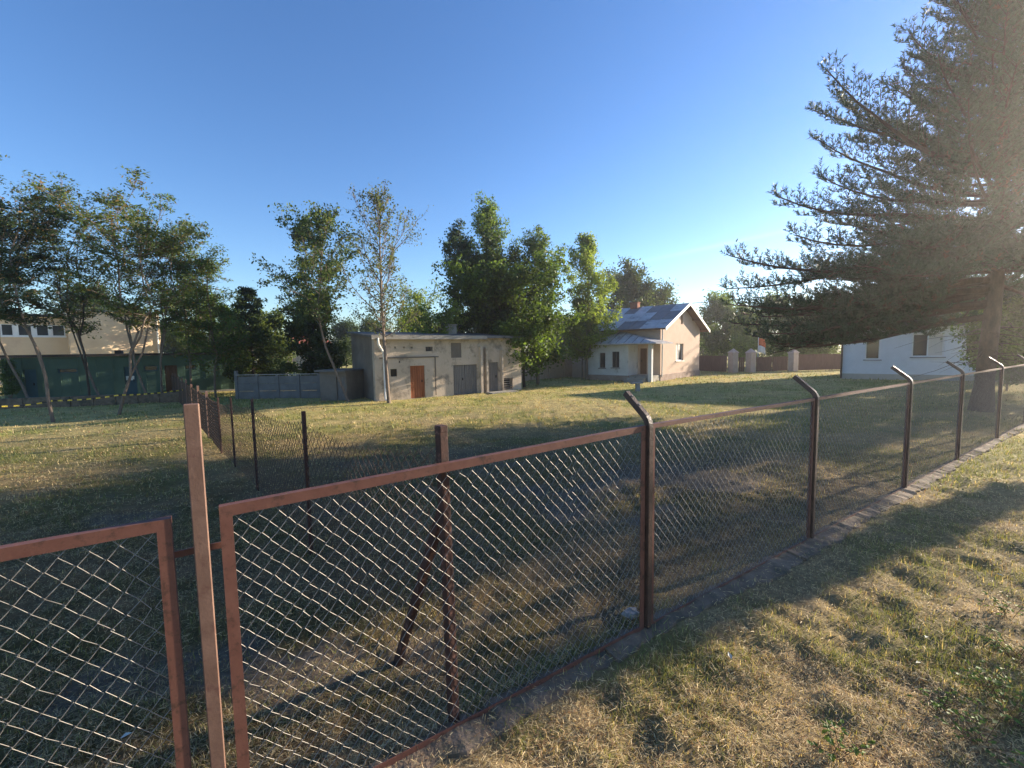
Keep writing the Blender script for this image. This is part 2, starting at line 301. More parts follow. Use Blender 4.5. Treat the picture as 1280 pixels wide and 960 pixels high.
# grass blades and clippings, one uncountable mass
rng = np.random.default_rng(5)
def blades(Y0, Y1, dens, Lr, Wd, flat, three, hfac=1.0):
    tx = 1.28; area = tx*(Y1*Y1-Y0*Y0); N = int(area*dens)
    y = np.sqrt(rng.random(N)*(Y1*Y1-Y0*Y0)+Y0*Y0); x = (rng.random(N)*2-1)*tx*y
    ln = LN(x, y); keep = ~((ln < .07) & (ln > -.12-.08*vn(x*4, y*4, 8)) & (rng.random(N) < .8)); x = x[keep]; y = y[keep]; N = len(x)
    p = patch(x, y); z = terrain(x, y)
    dens_k = fbm(x*2.3, y*2.3, 44, 3); keep = (rng.random(N) < np.clip(dens_k*2.2-.15, .25, 1)) & (rng.random(N) > .6*bare(x, y)); x = x[keep]; y = y[keep]; z = z[keep]; p = p[keep]; N = len(x)
    sdk_ = shadedryk(x, y); p = p*(1-(1-sdk_)*1.6)
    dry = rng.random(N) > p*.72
    l = rng.uniform(*Lr, N)*(.7+.6*p); az = rng.random(N)*2*np.pi
    lie = dry & (rng.random(N) < flat)
    el = np.where(lie, rng.normal(.08, .12, N), rng.uniform(.45, 1.4, N))
    D = np.stack([np.cos(az)*np.cos(el), np.sin(az)*np.cos(el), np.sin(el)*hfac], 1)
    S = np.stack([-np.sin(az), np.cos(az), rng.normal(0, .3, N)], 1)*(Wd*rng.uniform(.6, 1.3, N))[:, None]/2
    B = np.stack([x, y, z+np.where(lie, rng.uniform(.0, .03, N), -.005)+.022*(np.abs(LN(x, y)) < .16)], 1)
    v = rng.random(N)[:, None]
    c = np.where(dry[:, None], np.array([.52, .41, .23])*(.5+.95*v), np.array([.20, .215, .07])*(.6+.8*v)+np.array([.05, .02, 0])*(1-p[:, None]))
    br = (dry & (rng.random(N) < .25))[:, None]; c = np.where(br, np.array([.27, .16, .085])*(.7+.6*v), c)*(.35+.65*shadedryk(x, y)[:, None])*(1+.15*(LN(x, y) < 0)[:, None])  # blades inside the fence take the same painted shade
    if three:
        mid = B+D*(l*.55)[:, None]; dr = D.copy(); dr[:, 2] -= rng.uniform(.1, .7, N)*np.where(lie, .2, 1); tip = mid+dr*(l*.45)[:, None]
        V = np.stack([B-S, B+S, mid+S*.8, mid-S*.8, tip], 1).reshape(-1, 3)
        b0 = np.arange(N)*5; Fs = np.concatenate([np.stack([b0, b0+1, b0+2], 1), np.stack([b0, b0+2, b0+3], 1), np.stack([b0+3, b0+2, b0+4], 1)])
        return V, Fs, np.repeat(c, 5, 0)
    tip = B+D*l[:, None]
    V = np.stack([B-S, B+S, tip], 1).reshape(-1, 3); b0 = np.arange(N)*3
    return V, np.stack([b0, b0+1, b0+2], 1), np.repeat(c, 3, 0)
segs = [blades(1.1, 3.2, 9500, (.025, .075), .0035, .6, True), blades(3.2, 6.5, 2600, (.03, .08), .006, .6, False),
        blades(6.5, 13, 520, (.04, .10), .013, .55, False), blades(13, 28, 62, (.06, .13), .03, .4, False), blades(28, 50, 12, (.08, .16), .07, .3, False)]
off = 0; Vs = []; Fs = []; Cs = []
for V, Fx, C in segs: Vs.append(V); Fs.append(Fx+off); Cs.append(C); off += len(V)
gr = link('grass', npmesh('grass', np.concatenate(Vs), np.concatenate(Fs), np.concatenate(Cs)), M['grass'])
tag(gr, 'mown grass and dry clippings covering the yard and the verge', 'grass', kind='stuff')

# concrete footing strip under the fence, in cast lengths
def footing():
    rr = random.Random(4)
    for k, t0 in enumerate(np.arange(-6.3, 24, 2.9)):
        a = FA0+FD*t0; bb = FA0+FD*(t0+2.895); mb = MB(); nn = 30; vs = []
        for i_ in range(nn):
            q = a+(bb-a)*i_/(nn-1); tt = t0+i_*.1; wo = .095+rr.uniform(-.02, .03)+.10*float(fbm(np.array([tt*1.3]), np.array([2.]), 3, 2)[0])+(.05 if 1.5 < tt < 7 else 0); wi = .10+rr.uniform(-.02, .02); h = .026+rr.uniform(-.012, .014)
            for (o_, z_) in ((-wo, -.08), (-wo+.02, h-.012), (0, h+.008), (wi-.02, h-.01), (wi, -.08)):
                vs.append(q+FN*o_+np.array([0, 0, z_]))
        fs = []
        for i_ in range(nn-1):
            for j_ in range(4): fs.append((i_*5+j_, i_*5+j_+1, (i_+1)*5+j_+1, (i_+1)*5+j_))
        fs.append((4, 3, 2, 1, 0)); e = (nn-1)*5; fs.append((e, e+1, e+2, e+3, e+4))
        mb.add(vs, fs); mb.build('footing_slab', M['footing'], FT, smooth=False)
FT = MB().bar(FA0-FD*6.5+np.array([0, 0, -.09]), FA0+FD*24+np.array([0, 0, -.09]), .2, .05).build('concrete_footing', M['footing']); tag(FT, kind='structure')
footing()

# ------------------------------------------------------------------ chain link
def chain(A, B, h0, top, D, E, r, jit=0, seed=1, sides=3):
    """zigzag wires from ground point A to B; top(s01) height"""
    rg = np.random.default_rng(seed); A = np.array(A, float); B = np.array(B, float); W = np.linalg.norm(B-A); d = (B-A)/W; nrm = np.array([-d[1], d[0], 0])
    nw = max(2, int(round(W/D))); D = W/nw; SA = []; SB = []
    for i_ in range(nw):
        ht = top((i_+.5)/nw); K = max(2, int(round((ht-h0)/E))); k = np.arange(K+1)
        s_ = (i_+((k+i_) % 2))*D; s_ = s_+rg.normal(0, 1, K+1)*jit*.5
        z = h0+k*E*((ht-h0)/(K*E)); z = z+rg.normal(0, 1, K+1)*jit*.3
        side = np.where((k+i_) % 2 == 1, 1, -1)*r*.9
        P = A[None]+d[None]*s_[:, None]+nrm[None]*side[:, None]; P[:, 2] = A[2]+z
        SA.append(P[:-1]); SB.append(P[1:])
    return sticks(np.concatenate(SA), np.concatenate(SB), r, r, sides)
def sticks(P0, P1, r0, r1, n=3):
    d = P1-P0; d = d/(np.linalg.norm(d, axis=1)[:, None]+1e-9)
    ref = np.tile(np.array([[.13, .21, .97]]), (len(d), 1)); u = np.cross(d, ref); u /= np.linalg.norm(u, axis=1)[:, None]+1e-9; v = np.cross(d, u)
    r0 = np.broadcast_to(np.asarray(r0, float), (len(d),)); r1 = np.broadcast_to(np.asarray(r1, float), (len(d),)); vs = []
    for (P, r) in ((P0, r0), (P1, r1)):
        for k in range(n):
            a = 2*math.pi*k/n; vs.append(P+(u*math.cos(a)+v*math.sin(a))*r[:, None])
    V = np.stack(vs, 1).reshape(-1, 3); b0 = np.arange(len(d))*2*n; Fs = []
    for k in range(n): Fs.append(np.stack([b0+k, b0+(k+1) % n, b0+n+(k+1) % n, b0+n+k], 1))
    return V, np.concatenate(Fs)
def zt(px, py, P):                                                                 # height of a picture row above a ground point
    return float(AT(px, py, P[1])[2])

# ---- front fence
t_posts = [0.0]
for px, py in ((1020, 678), (1131, 612), (1196, 576), (1244, 549), (1275, 530)):
    q = G(px, py); t_posts.append(float(np.dot(q-FA0, FD)))
t_posts += [t_posts[-1]+3.25, t_posts[-1]+6.5]
FH = zt(809, 531, FA0)
fence = thing('chain_link_fence', tuple(FA0), 'brown framed chain link fence with bent arm posts along the concrete footing', 'fence')
PW = .045
def arm_post(t, k):
    P = FA0+FD*t; mb = MB(); w_ = .052
    pts = [P+np.array([0, 0, -.25]), P+np.array([0, 0, FH-.02])]
    for a in (12, 26, 40, 50):
        ph = R_(a); pts.append(P+np.array([0, 0, FH-.02])+FN*(.12*(1-math.cos(ph)))+np.array([0, 0, .12*math.sin(ph)]))
    last = pts[-1]; dr = FN*math.sin(R_(50))+np.array([0, 0, math.cos(R_(50))])
    pts.append(last+dr*.27)
    prof = [(-w_/2, -w_/2), (w_/2, -w_/2), (w_/2, w_/2), (-w_/2, w_/2)]; vs = []; fs = []
    for i_, p in enumerate(pts):
        dd = pts[min(i_+1, len(pts)-1)]-pts[max(i_-1, 0)]; dd /= np.linalg.norm(dd); sd_ = FD; up = np.cross(dd, sd_)
        for (a, b_) in prof: vs.append(p+sd_*a+up*b_)
    for i_ in range(len(pts)-1):
        for q in range(4): fs.append((i_*4+q, i_*4+(q+1) % 4, (i_+1)*4+(q+1) % 4, (i_+1)*4+q))
    fs += [(3, 2, 1, 0), tuple((len(pts)-1)*4+q for q in range(4))]
    mb.add(vs, fs); post = mb.build('post', M['darksteel'], fence, bevel=.004)
    up = np.cross(dr, FD)
    for f_ in (.10, .20):
        for sg in (-1,):
            c = last+dr*f_-np.cross(dr, FD)*(w_/2+.003)*sg*-1
            c2 = last+dr*f_+up*(-(w_/2)); MB().tube([c2+up*.002, c2-up*.006], .009, 8).build('bolt', M['wire'], post)
            break
    return post
for k, t in enumerate(t_posts): arm_post(t, k)
def panel(t0, t1, top0, top1, seed, fw_=.05, name='fence_panel', D=.041, E=.046, parent=None, wr=.0018, bz=.012):
    parent = parent or fence
    a = FA0+FD*t0; c = FA0+FD*t1; mb = MB(); up = np.array([0, 0, 1.]); T = .006; fl = .035
    def L_bar(p, q, w_, inward):                                                   # angle iron: flat face plus a return flange
        mb.bar(p, q, T, w_, up=inward)
        mb.bar(p+FN*(fl/2+.003)-inward*(w_/2-T/2)*-1*-1, q+FN*(fl/2+.003)-inward*(w_/2-T/2), fl, T, up=inward)
    iv = np.array([0, 0, 1.])
    # flat faces butt at mitred corners
    A0 = a+up*bz; A1 = a+up*top0; C0 = c+up*bz; C1 = c+up*top1
    q = fw_
    def face(p0, p1, p2, p3):
        o = -FN*T/2; i_ = FN*T/2
        mb.hexa([p0+o, p1+o, p2+o, p3+o, p0+i_, p1+i_, p2+i_, p3+i_])
    iA0 = A0+FD*q+up*q; iA1 = A1+FD*q-up*q; iC0 = C0-FD*q+up*q; iC1 = C1-FD*q-up*q
    face(A1, C1, iC1, iA1); face(A0, iA0, iC0, C0); face(A0, A1, iA1, iA0); face(C1, C0, iC0, iC1)
    # return flanges on the yard side, along the outer edges
    def flange(p0, p1, inn):
        b0 = p0+FN*T/2; b1 = p1+FN*T/2
        mb.hexa([b0, b1, b1+inn*T, b0+inn*T, b0+FN*fl, b1+FN*fl, b1+inn*T+FN*fl, b0+inn*T+FN*fl])
    flange(A1, C1, -up); flange(A0+FD*T, C0-FD*T, up); flange(A0+up*T, A1-up*T, FD); flange(C0+up*T, C1-up*T, -FD)
    p = mb.build(name, M['rust'], parent)
    V, Fx = chain(a+FD*(q*.7)+FN*.012, c-FD*(q*.7)+FN*.012, bz+q*.6, lambda s_: (top0+(top1-top0)*s_)-q*.6, D, E, wr, .006, seed)
    o = link('wire_mesh', npmesh('wire_mesh', V, Fx, o=org(p)), M['wire'], p); o['kind'] = 'stuff'
    return p
tL = line_t(268); ztL = zt(268, 634, FA0+FD*tL)
panel(tL, -.045, ztL, FH, 11)
for k in range(len(t_posts)-1):
    dt = .04
    panel(t_posts[k]+dt, t_posts[k+1]-dt, FH, FH, 20+k, fw_=.034, D=.041 if k < 2 else .055, E=.046 if k < 2 else .06, wr=.0018 if k < 2 else .0023)
# tall flat post between the two near panels, with the small strap behind it
tp = line_t(243); pb = FA0+FD*tp; hp = zt(223, 505, pb+FN*0)
mb = MB(); mb.bar(pb+FN*-.0+np.array([0, 0, -.2]), pb+np.array([0, 0, hp]), .057, .03, up=FN); tall = mb.build('tall_post', M['postrust'], fence, bevel=.004)
tR = line_t(206); ztR = zt(206, 648, FA0+FD*tR); tE = tR-2.7
panel(tE, tR, ztR, ztR, 12, D=.045, E=.05)
s0 = FA0+FD*(tR-.02)+FN*.055; s1 = FA0+FD*(tL+.02)+FN*.055; zs = zt(228, 692, pb)
MB().bar(s0+np.array([0, 0, zs]), s1+np.array([0, 0, zs]), .008, .03, up=(0, 0, 1)).build('strap', M['rust'], fence)
pE = FA0+FD*(tE-.07); MB().bar(pE+np.array([0, 0, -.2]), pE+np.array([0, 0, hp]), .078, .035, up=FN).build('tall_post', M['postrust'], fence, bevel=.004)

# ---- inner fence of old black posts and sagging rusty wire
IB = [G(568, 905), G(389, 692), G(322, 611), G(294, 583), G(277, 566)]
ID = (IB[3]-IB[0]); ID[2] = 0; ID /= np.linalg.norm(ID)
tops = [(548, 534), (382, 514), (317, 499), (291, 497), (275, 497)]
inner = thing('wire_fence', tuple(IB[0]), 'old rusty wire fence on dark posts running back across the yard', 'fence')
zts = [zt(a, b_, IB[i_]) for i_, (a, b_) in enumerate(tops)]
lw = [.062, .045, .045, .04, .04]
IN = np.array([-ID[1], ID[0], 0])
for i_, P in enumerate(IB):
    mb = MB(); topP = P+np.array([0, 0, zts[i_]])
    topP[:2] += (np.array([(-.03, 0), (0, 0), (0, 0), (0, 0), (0, 0)][i_]))
    mb.bar(P+np.array([0, 0, -.2]), topP, lw[i_], lw[i_]*.9, up=IN)
    if i_ == 0: mb.bar(topP+np.array([0, 0, -.03]), topP+np.array([0, 0, .012]), .068, .055, up=IN)
    mb.build('post', M['darkpost'], inner, bevel=.004)
q0 = G(496, 822); q1 = IB[0]+np.array([-.02, .02, zts[0]*.76])
MB().bar(q0+np.array([0, 0, -.06]), q1, .06, .05, up=IN).build('brace', M['darkpost'], inner, bevel=.004)
P = IB[-1].copy(); posts2 = []; hgt = zts[-1]
for k in range(13):
    P = P+ID*2.45; posts2.append(P.copy())
    MB().bar(P+np.array([0, 0, -.2]), P+np.array([0, 0, hgt+.04*math.sin(k*2.3)]), .13, .06, up=IN).build('post', M['postrust'], inner)
allp = list(IB)+posts2; allz = zts+[hgt]*len(posts2)
for k in range(len(allp)-1):
    a, c = allp[k], allp[k+1]; za, zc = allz[k]-.12, allz[k+1]-.12
    if k == 0: za, zc = allz[0]-.14, allz[1]-.16
    sag = .10 if k < 2 else .05
    f = k > 3
    V, Fx = chain(a, c, .03, lambda s_, za=za, zc=zc, sag=sag: za+(zc-za)*s_-sag*math.sin(math.pi*s_)*1.0, .062 if k < 4 else .08, .06 if k < 4 else .08, (.0028 if k < 1 else .0032) if k < 3 else (.004 if k < 4 else .012), .018 if k < 3 else .01, 40+k)
    o = link('wire_mesh', npmesh('wire_mesh', V, Fx, o=org(inner)), M['rwire'], inner); o['kind'] = 'stuff'
#---MARK_BUILDINGS---
# ------------------------------------------------------------------ building pieces
def part(fr, name, m, parent, *b, bevel=0, kind=None):
    mb = MB()
    for q in b: fr.box(mb, *q)
    o = mb.build(name, m, parent, bevel=bevel)
    if kind: o['kind'] = kind
    return o
def window(fr, parent, s0, s1, h0, h1, rec=.14, bars=1, cross=0, fm=None, sill=True, fwid=.05, pane=None, sillm=None):
    fm = fm or M['frame']; mb = MB(); w_ = fwid
    fr.box(mb, s0, s0+w_, -rec-.04, -rec+.02, h0, h1); fr.box(mb, s1-w_, s1, -rec-.04, -rec+.02, h0, h1)
    fr.box(mb, s0+w_, s1-w_, -rec-.04, -rec+.02, h0, h0+w_); fr.box(mb, s0+w_, s1-w_, -rec-.04, -rec+.02, h1-w_, h1)
    xs_ = np.linspace(s0, s1, bars+2)[1:-1]
    for x in xs_: fr.box(mb, x-w_*.4, x+w_*.4, -rec-.035, -rec+.015, h0+w_, h1-w_)
    if cross:
        e_ = [s0+w_]+[v for x in xs_ for v in (x-w_*.4, x+w_*.4)]+[s1-w_]
        for c in range(cross):
            hh = h0+(h1-h0)*(c+1)/(cross+1)
            for a, b_ in zip(e_[::2], e_[1::2]): fr.box(mb, a, b_, -rec-.03, -rec+.01, hh-w_*.3, hh+w_*.3)
    o = mb.build('window', fm, parent)
    e_ = [s0+w_]+[v for x in xs_ for v in (x-w_*.4, x+w_*.4)]+[s1-w_]
    for k, (a, b_) in enumerate(zip(e_[::2], e_[1::2])):
        pm = (pane[k % len(pane)] if pane else M['glass'])
        part(fr, 'pane', pm, o, (a, b_, -rec-.022, -rec-.012, h0+w_, h1-w_))
    if sill: part(fr, 'sill', sillm or M['zincdark'], o, (s0-.08, s1+.08, -rec+.02, .07, h0-.06, h0-.005))
    return o
def door(fr, parent, s0, s1, h0, h1, m, rec=.08, planks=0, label=None, handle=True):
    mb = MB()
    if planks:
        w_ = (s1-s0)/planks
        for k in range(planks): fr.box(mb, s0+k*w_+.006, s0+(k+1)*w_-.006, -rec-.04, -rec+.004*(k % 2), h0, h1)
    fr.box(mb, s0, s1, -rec-.07, -rec-.041, h0, h1)
    o = mb.build('door', m, parent)
    if label: o['label'] = label
    if handle: part(fr, 'handle', M['dark'], o, (s1-.16, s1-.12, -rec+.005, -rec+.05, h0+(h1-h0)*.48, h0+(h1-h0)*.56))
    return o
def lenhit(A, d, px):
    q = ray(px, 450); k = q[0]/q[1]; return (k*A[1]-A[0])/(d[0]-k*d[1])

# ------------------------------------------------------------------ long grey shed
sA = G(470, 502); sB = G(652, 487.5); SF = Frame(sA, sB-sA); SL = float(np.linalg.norm((sB-sA)[:2])); SH = 3.12; SD = 4.3
shed = thing('long_shed', tuple(sA), 'long low rendered shed with rust red door and flat lean-to roof behind the bare tree', 'shed')
r = SF.rect
holes = {k: v for k, v in dict(sq=r(488, 461.5, 496.5, 470.5), red=r(512.5, 457.5, 532, 499), gar=r(566.5, 456.5, 597, 490), dr=r(611, 453, 623.5, 488.5),
     vent=r(532, 433.5, 541, 439), blk=r(563.5, 428.5, 577, 447), lo=r(629, 473, 641, 486)).items()}
def fixh(q, door_=False): return (q[0], q[1], (0 if door_ else q[2]), q[3])
hl = [fixh(holes['sq']), fixh(holes['red'], 1), fixh(holes['gar'], 1), fixh(holes['dr'], 1), fixh(holes['vent']), fixh(holes['blk']), fixh(holes['lo'])]
dots = [r(x-.9, y-1.1, x+.9, y+1.1) for x, y in ((493.8, 434.4), (505, 434.4), (514.8, 434.4), (481, 453), (499.4, 452.4))]
mb = MB(); SF.holed(mb, 0, SL, -.2, SH-.02, .3, hl+dots); mb.build('front_wall', M['shedwall'], shed)
part(SF, 'dark_interior', M['dark'], shed, (.32, SL-.32, -.75, -.7, 0, SH-.2))
SS = Frame(sA, -SF.n, n=-SF.d)
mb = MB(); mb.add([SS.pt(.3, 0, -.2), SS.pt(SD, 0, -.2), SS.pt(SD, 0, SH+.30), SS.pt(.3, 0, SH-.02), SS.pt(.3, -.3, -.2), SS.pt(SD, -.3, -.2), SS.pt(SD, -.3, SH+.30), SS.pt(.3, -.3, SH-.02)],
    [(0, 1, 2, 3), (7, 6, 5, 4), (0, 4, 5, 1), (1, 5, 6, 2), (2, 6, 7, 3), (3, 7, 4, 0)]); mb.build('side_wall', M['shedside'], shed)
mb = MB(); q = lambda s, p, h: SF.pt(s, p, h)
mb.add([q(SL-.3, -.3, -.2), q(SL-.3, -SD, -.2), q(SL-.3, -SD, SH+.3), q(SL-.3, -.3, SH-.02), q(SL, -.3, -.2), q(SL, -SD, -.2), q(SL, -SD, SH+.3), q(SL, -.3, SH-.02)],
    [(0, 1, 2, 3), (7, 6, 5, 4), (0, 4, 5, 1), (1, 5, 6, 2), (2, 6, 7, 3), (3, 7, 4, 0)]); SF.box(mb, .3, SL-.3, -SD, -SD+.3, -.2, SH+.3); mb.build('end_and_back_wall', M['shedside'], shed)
mb = MB(); a_ = -.18; b_ = SL+.2
def slope(p): return SH-.01+(-p)*(.32/SD)
mb.hexa([q(a_, .28, slope(.28)), q(b_, .28, slope(.28)), q(b_, -SD-.15, slope(-SD-.15)+.02), q(a_, -SD-.15, slope(-SD-.15)+.02), q(a_, .28, slope(.28)+.09), q(b_, .28, slope(.28)+.09), q(b_, -SD-.15, slope(-SD-.15)+.11), q(a_, -SD-.15, slope(-SD-.15)+.11)])
roof = mb.build('roof', M['felt'], shed)
part(SF, 'fascia', M['concrete'], roof, (a_, lenhit(sA, SF.d, 606), .282, .33, slope(.28)-.10, slope(.28)+.10)); part(SF, 'fascia', M['zincdark'], roof, (lenhit(sA, SF.d, 606)+.01, b_, .282, .33, slope(.28)-.04, slope(.28)+.10))
cs = SF.rect(560, 409, 570, 420, -2.2)
part(SF, 'chimney', M['concrete'], roof, (cs[0], cs[1], -2.6, -2.1, SH+.1, SH+.75), (cs[0]-.05, cs[1]+.05, -2.65, -2.05, SH+.752, SH+.82))
window(SF, shed, *hl[0], rec=.1, bars=2, cross=2, fm=M['dark'], sill=False, fwid=.03, pane=[M['glass']])
door(SF, shed, hl[1][0], hl[1][1], .02, hl[1][3], M['rustdoor'], planks=6, label='rust red plank door')
gd = door(SF, shed, hl[2][0], (hl[2][0]+hl[2][1])/2-.01, .02, hl[2][3], M['greydoor'], planks=7, label='left leaf of the grey double door'); door(SF, shed, (hl[2][0]+hl[2][1])/2+.01, hl[2][1], .02, hl[2][3], M['greydoor'], planks=7, label='right leaf of the grey double door', handle=False)
door(SF, shed, hl[3][0], hl[3][1], .02, hl[3][3], M['greydoor'], planks=5, label='narrow grey door')
for hq in (hl[4], hl[6]):
    mb = MB(); nb = 5
    for k in range(nb):
        hh = hq[2]+(hq[3]-hq[2])*(k+.3)/nb; SF.box(mb, hq[0], hq[1], -.14, -.05, hh, hh+(hq[3]-hq[2])/nb*.35)
    mb.build('vent_grille', M['greydoor'], shed)
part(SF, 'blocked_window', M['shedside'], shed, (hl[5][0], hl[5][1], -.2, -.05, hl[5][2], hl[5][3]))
hb = SF.hit(520, 446.5)[1]
part(SF, 'ledge', M['shedside'], shed, (.25, lenhit(sA, SF.d, 548), .003, .05, hb-.03, hb+.03))
def pilaster(x0, x1, top): part(SF, 'buttress', M['shedwall'], shed, (lenhit(sA, SF.d, x0), lenhit(sA, SF.d, x1), .003, .28, -.2, top))
pilaster(598, 600.5, 2.6); pilaster(605, 607, 2.55); pilaster(624.5, 626, 2.4)
a0, h0_ = SF.hit(466.5, 426, .12); mb = MB(); mb.tube([SF.pt(.12, .30, SH-.06), SF.pt(.14, .28, SH-.35), SF.pt(.42, .1, SH-.75), SF.pt(.44, .09, SH-1), SF.pt(.44, .09, .1), SF.pt(.46, .22, .03)], .055, 8)
mb.build('downpipe', M['whitepaint'], shed, smooth=True)
mb = MB(); s9 = lenhit(sA, SF.d, 543.5); mb.tube([SF.pt(s9, .05, .1), SF.pt(s9, .05, hb-.02)], .03, 6); mb.build('conduit', M['shedside'], shed)
part(SF, 'step_slab', M['concrete'], shed, (lenhit(sA, SF.d, 603), lenhit(sA, SF.d, 636), .29, 1.0, -.05, .08))

# small dark outhouse left of the shed
oA = G(401, 501); oB = G(434, 501.5); OF = Frame(oA, oB-oA); OL = float(np.linalg.norm((oB-oA)[:2])); OH = OF.hit(418, 465)[1]
outh = thing('outhouse', tuple(oA), 'low dark concrete outhouse leaning against the left end of the long shed', 'outhouse')
dh = OF.rect(420, 471, 432, 500)
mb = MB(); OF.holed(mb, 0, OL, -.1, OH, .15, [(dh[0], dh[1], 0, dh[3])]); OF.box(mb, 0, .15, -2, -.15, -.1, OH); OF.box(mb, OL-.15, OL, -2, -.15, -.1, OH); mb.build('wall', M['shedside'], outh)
door(OF, outh, dh[0], dh[1], .02, dh[3], M['greydoor'], planks=4); part(OF, 'roof', M['felt'], outh, (-.15, OL+.1, -2.1, .2, OH+.003, OH+.10))

# precast concrete yard wall
wA = G(297, 498.5); wB = G(400, 497); WF = Frame(wA, wB-wA); WL = float(np.linalg.norm((wB-wA)[:2])); WH = WF.hit(350, 470)[1]
wall = thing('concrete_wall', tuple(wA), 'low bluish grey precast concrete wall between the green building and the outhouse', 'wall')
nb = 4; bw = WL/nb; rs = random.Random(2)
for k in range(nb+1): part(WF, 'post', M['greywall'], wall, (k*bw-.07, k*bw+.07, -.08, .06, -.2, WH+.06+(.25 if k == 0 else 0)))
for k in range(nb):
    for j in range(3): part(WF, 'wall_slab', M['greywall'], wall, (k*bw+.075, (k+1)*bw-.075, -.035, .02+rs.uniform(-.006, .006), -.1 if j == 0 else WH*j/3+.012, WH*(j+1)/3))
part(WF, 'coping', M['concrete'], wall, (-.0, WL, -.09, .07, WH+.064, WH+.11))

# white van parked behind the wall
def van(px, Yd):
    c = AT(px, 470, Yd); c[2] = 0; v = thing('parked_van', tuple(c), 'white van of which only the roof shows above the grey concrete wall', 'van')
    fr = Frame(c, np.array([.97, .2, 0])); mb = MB(); prof = [(-1.9, .45), (-1.9, 1.3), (-1.75, 1.72), (.75, 1.76), (1.25, 1.2), (1.95, 1.0), (2.0, .45)]; nn = len(prof)
    vs = [fr.pt(a, .85, h) for a, h in prof]+[fr.pt(a, -.85, h) for a, h in prof]
    mb.add(vs, [tuple(range(nn)), tuple(range(nn, 2*nn))[::-1]]+[(i_, (i_+1) % nn, nn+(i_+1) % nn, nn+i_) for i_ in range(nn)]); mb.build('body', M['carpaint'], v, bevel=.06)
    for a, b_ in ((-1.6, -.9), (-.8, -.05), (.05, .7)): part(fr, 'window', M['glass'], v, (a, b_, .851, .86, 1.2, 1.6))
    for a in (-1.25, 1.3):
        for p in (.87, -.87): mb = MB(); mb.tube([fr.pt(a, p-.09, .32), fr.pt(a, p+.09, .32)], .32, 14); mb.build('wheel', M['rubber'], v)
van(325, 33)

# far yellow house with red roof band
def far_house():
    fr = Frame(AT(367, 465, 58), np.array([.8, .6, 0])); fr.O[2] = 0
    h = thing('far_house', tuple(fr.O), 'far yellow house with a red tiled roof glimpsed between dark trees above the grey wall', 'house')
    Lh = 5.0; part(fr, 'wall', M['yellow'], h, (0, Lh, -6, 0, -.2, 3.4)); mb = MB()
    mb.add([fr.pt(-.3, .4, 3.41), fr.pt(Lh+.3, .4, 3.41), fr.pt(Lh+.3, -6.4, 3.41), fr.pt(-.3, -6.4, 3.41), fr.pt(.6, -3, 5.1), fr.pt(Lh-.6, -3, 5.1)], [(0, 1, 5, 4), (1, 2, 5), (2, 3, 4, 5), (3, 0, 4), (3, 2, 1, 0)])
    rf = mb.build('roof', M['redtile'], h); part(fr, 'chimney', M['yellow'], rf, (1.2, 2.2, -3.4, -2.5, 4.4, 6.2))
    part(fr, 'window', M['glass'], h, (2.5, 3.5, .002, .03, 1.2, 2.4))
far_house()

# ------------------------------------------------------------------ gabled house with porch
C0 = G(825, 476); gd_ = np.array([.68, .733, 0]); ge = np.array([-.733, .68, 0]); EH = 3.98; RH = 5.72; HL = 7.6; GWd = 7.7
HG = Frame(C0, gd_); HS = Frame(C0, ge, n=-gd_)
house = thing('gabled_house', tuple(C0), 'small peach rendered house with pale metal gable roof and a white corner porch', 'house')
wq = HG.rect(845, 429.5, 854, 450.5); sq = HG.rect(851.6, 394, 854.6, 405.5)
sq = (GWd/2-.17, GWd/2+.17, sq[2], sq[3])
mb = MB(); HG.holed(mb, 0, GWd, .42, EH, .35, [wq])
def gh(s): return EH+(RH-EH)*(1-abs(s-GWd/2)/(GWd/2))-.08
def trap(s0, s1, b0, b1, t0, t1, T=.35):
    mb.hexa([HG.pt(s0, 0, b0), HG.pt(s1, 0, b1), HG.pt(s1, -T, b1), HG.pt(s0, -T, b0), HG.pt(s0, 0, t0), HG.pt(s1, 0, t1), HG.pt(s1, -T, t1), HG.pt(s0, -T, t0)])
trap(0, sq[0], EH, EH, EH+.0, gh(sq[0])); trap(sq[1], GWd, EH, EH, gh(sq[1]), EH+.0)
trap(sq[0], GWd/2, EH, EH, sq[2], sq[2]); trap(GWd/2, sq[1], EH, EH, sq[2], sq[2]); trap(sq[0], GWd/2, sq[3], sq[3], gh(sq[0]), gh(GWd/2)); trap(GWd/2, sq[1], sq[3], sq[3], gh(GWd/2), gh(sq[1]))
mb.build('gable_wall', M['housewall'], house)
part(HG, 'plinth', M['plinth'], house, (-.04, GWd+.04, -.35, .05, -.2, .419))
part(HG, 'attic_void', M['dark'], house, (sq[0], sq[1], -.3, -.25, sq[2], sq[3]))
dr_ = (lenhit(C0, ge, 808.5), lenhit(C0, ge, 799.5)); DHt = HS.hit(803, 435.5)[1]; dsl = (min(dr_), max(dr_), .45, DHt)
mb = MB(); HS.holed(mb, .35, HL, -.2, EH-.06, .35, [dsl]); HS.box(mb, .35, HL, -GWd, -GWd+.35, -.2, EH-.06); HS.box(mb, HL-.35, HL, -GWd+.352, -.352, -.2, EH-.06); mb.build('long_wall', M['housewall'], house)
door(HS, house, *dsl, M['brownwood'], planks=0, rec=.1, label='dark red brown front door under the porch')
window(HG, house, *wq, rec=.12, bars=1, cross=0, pane=[M['curtain'], M['glass']], sillm=M['whitepaint'], fwid=.06)
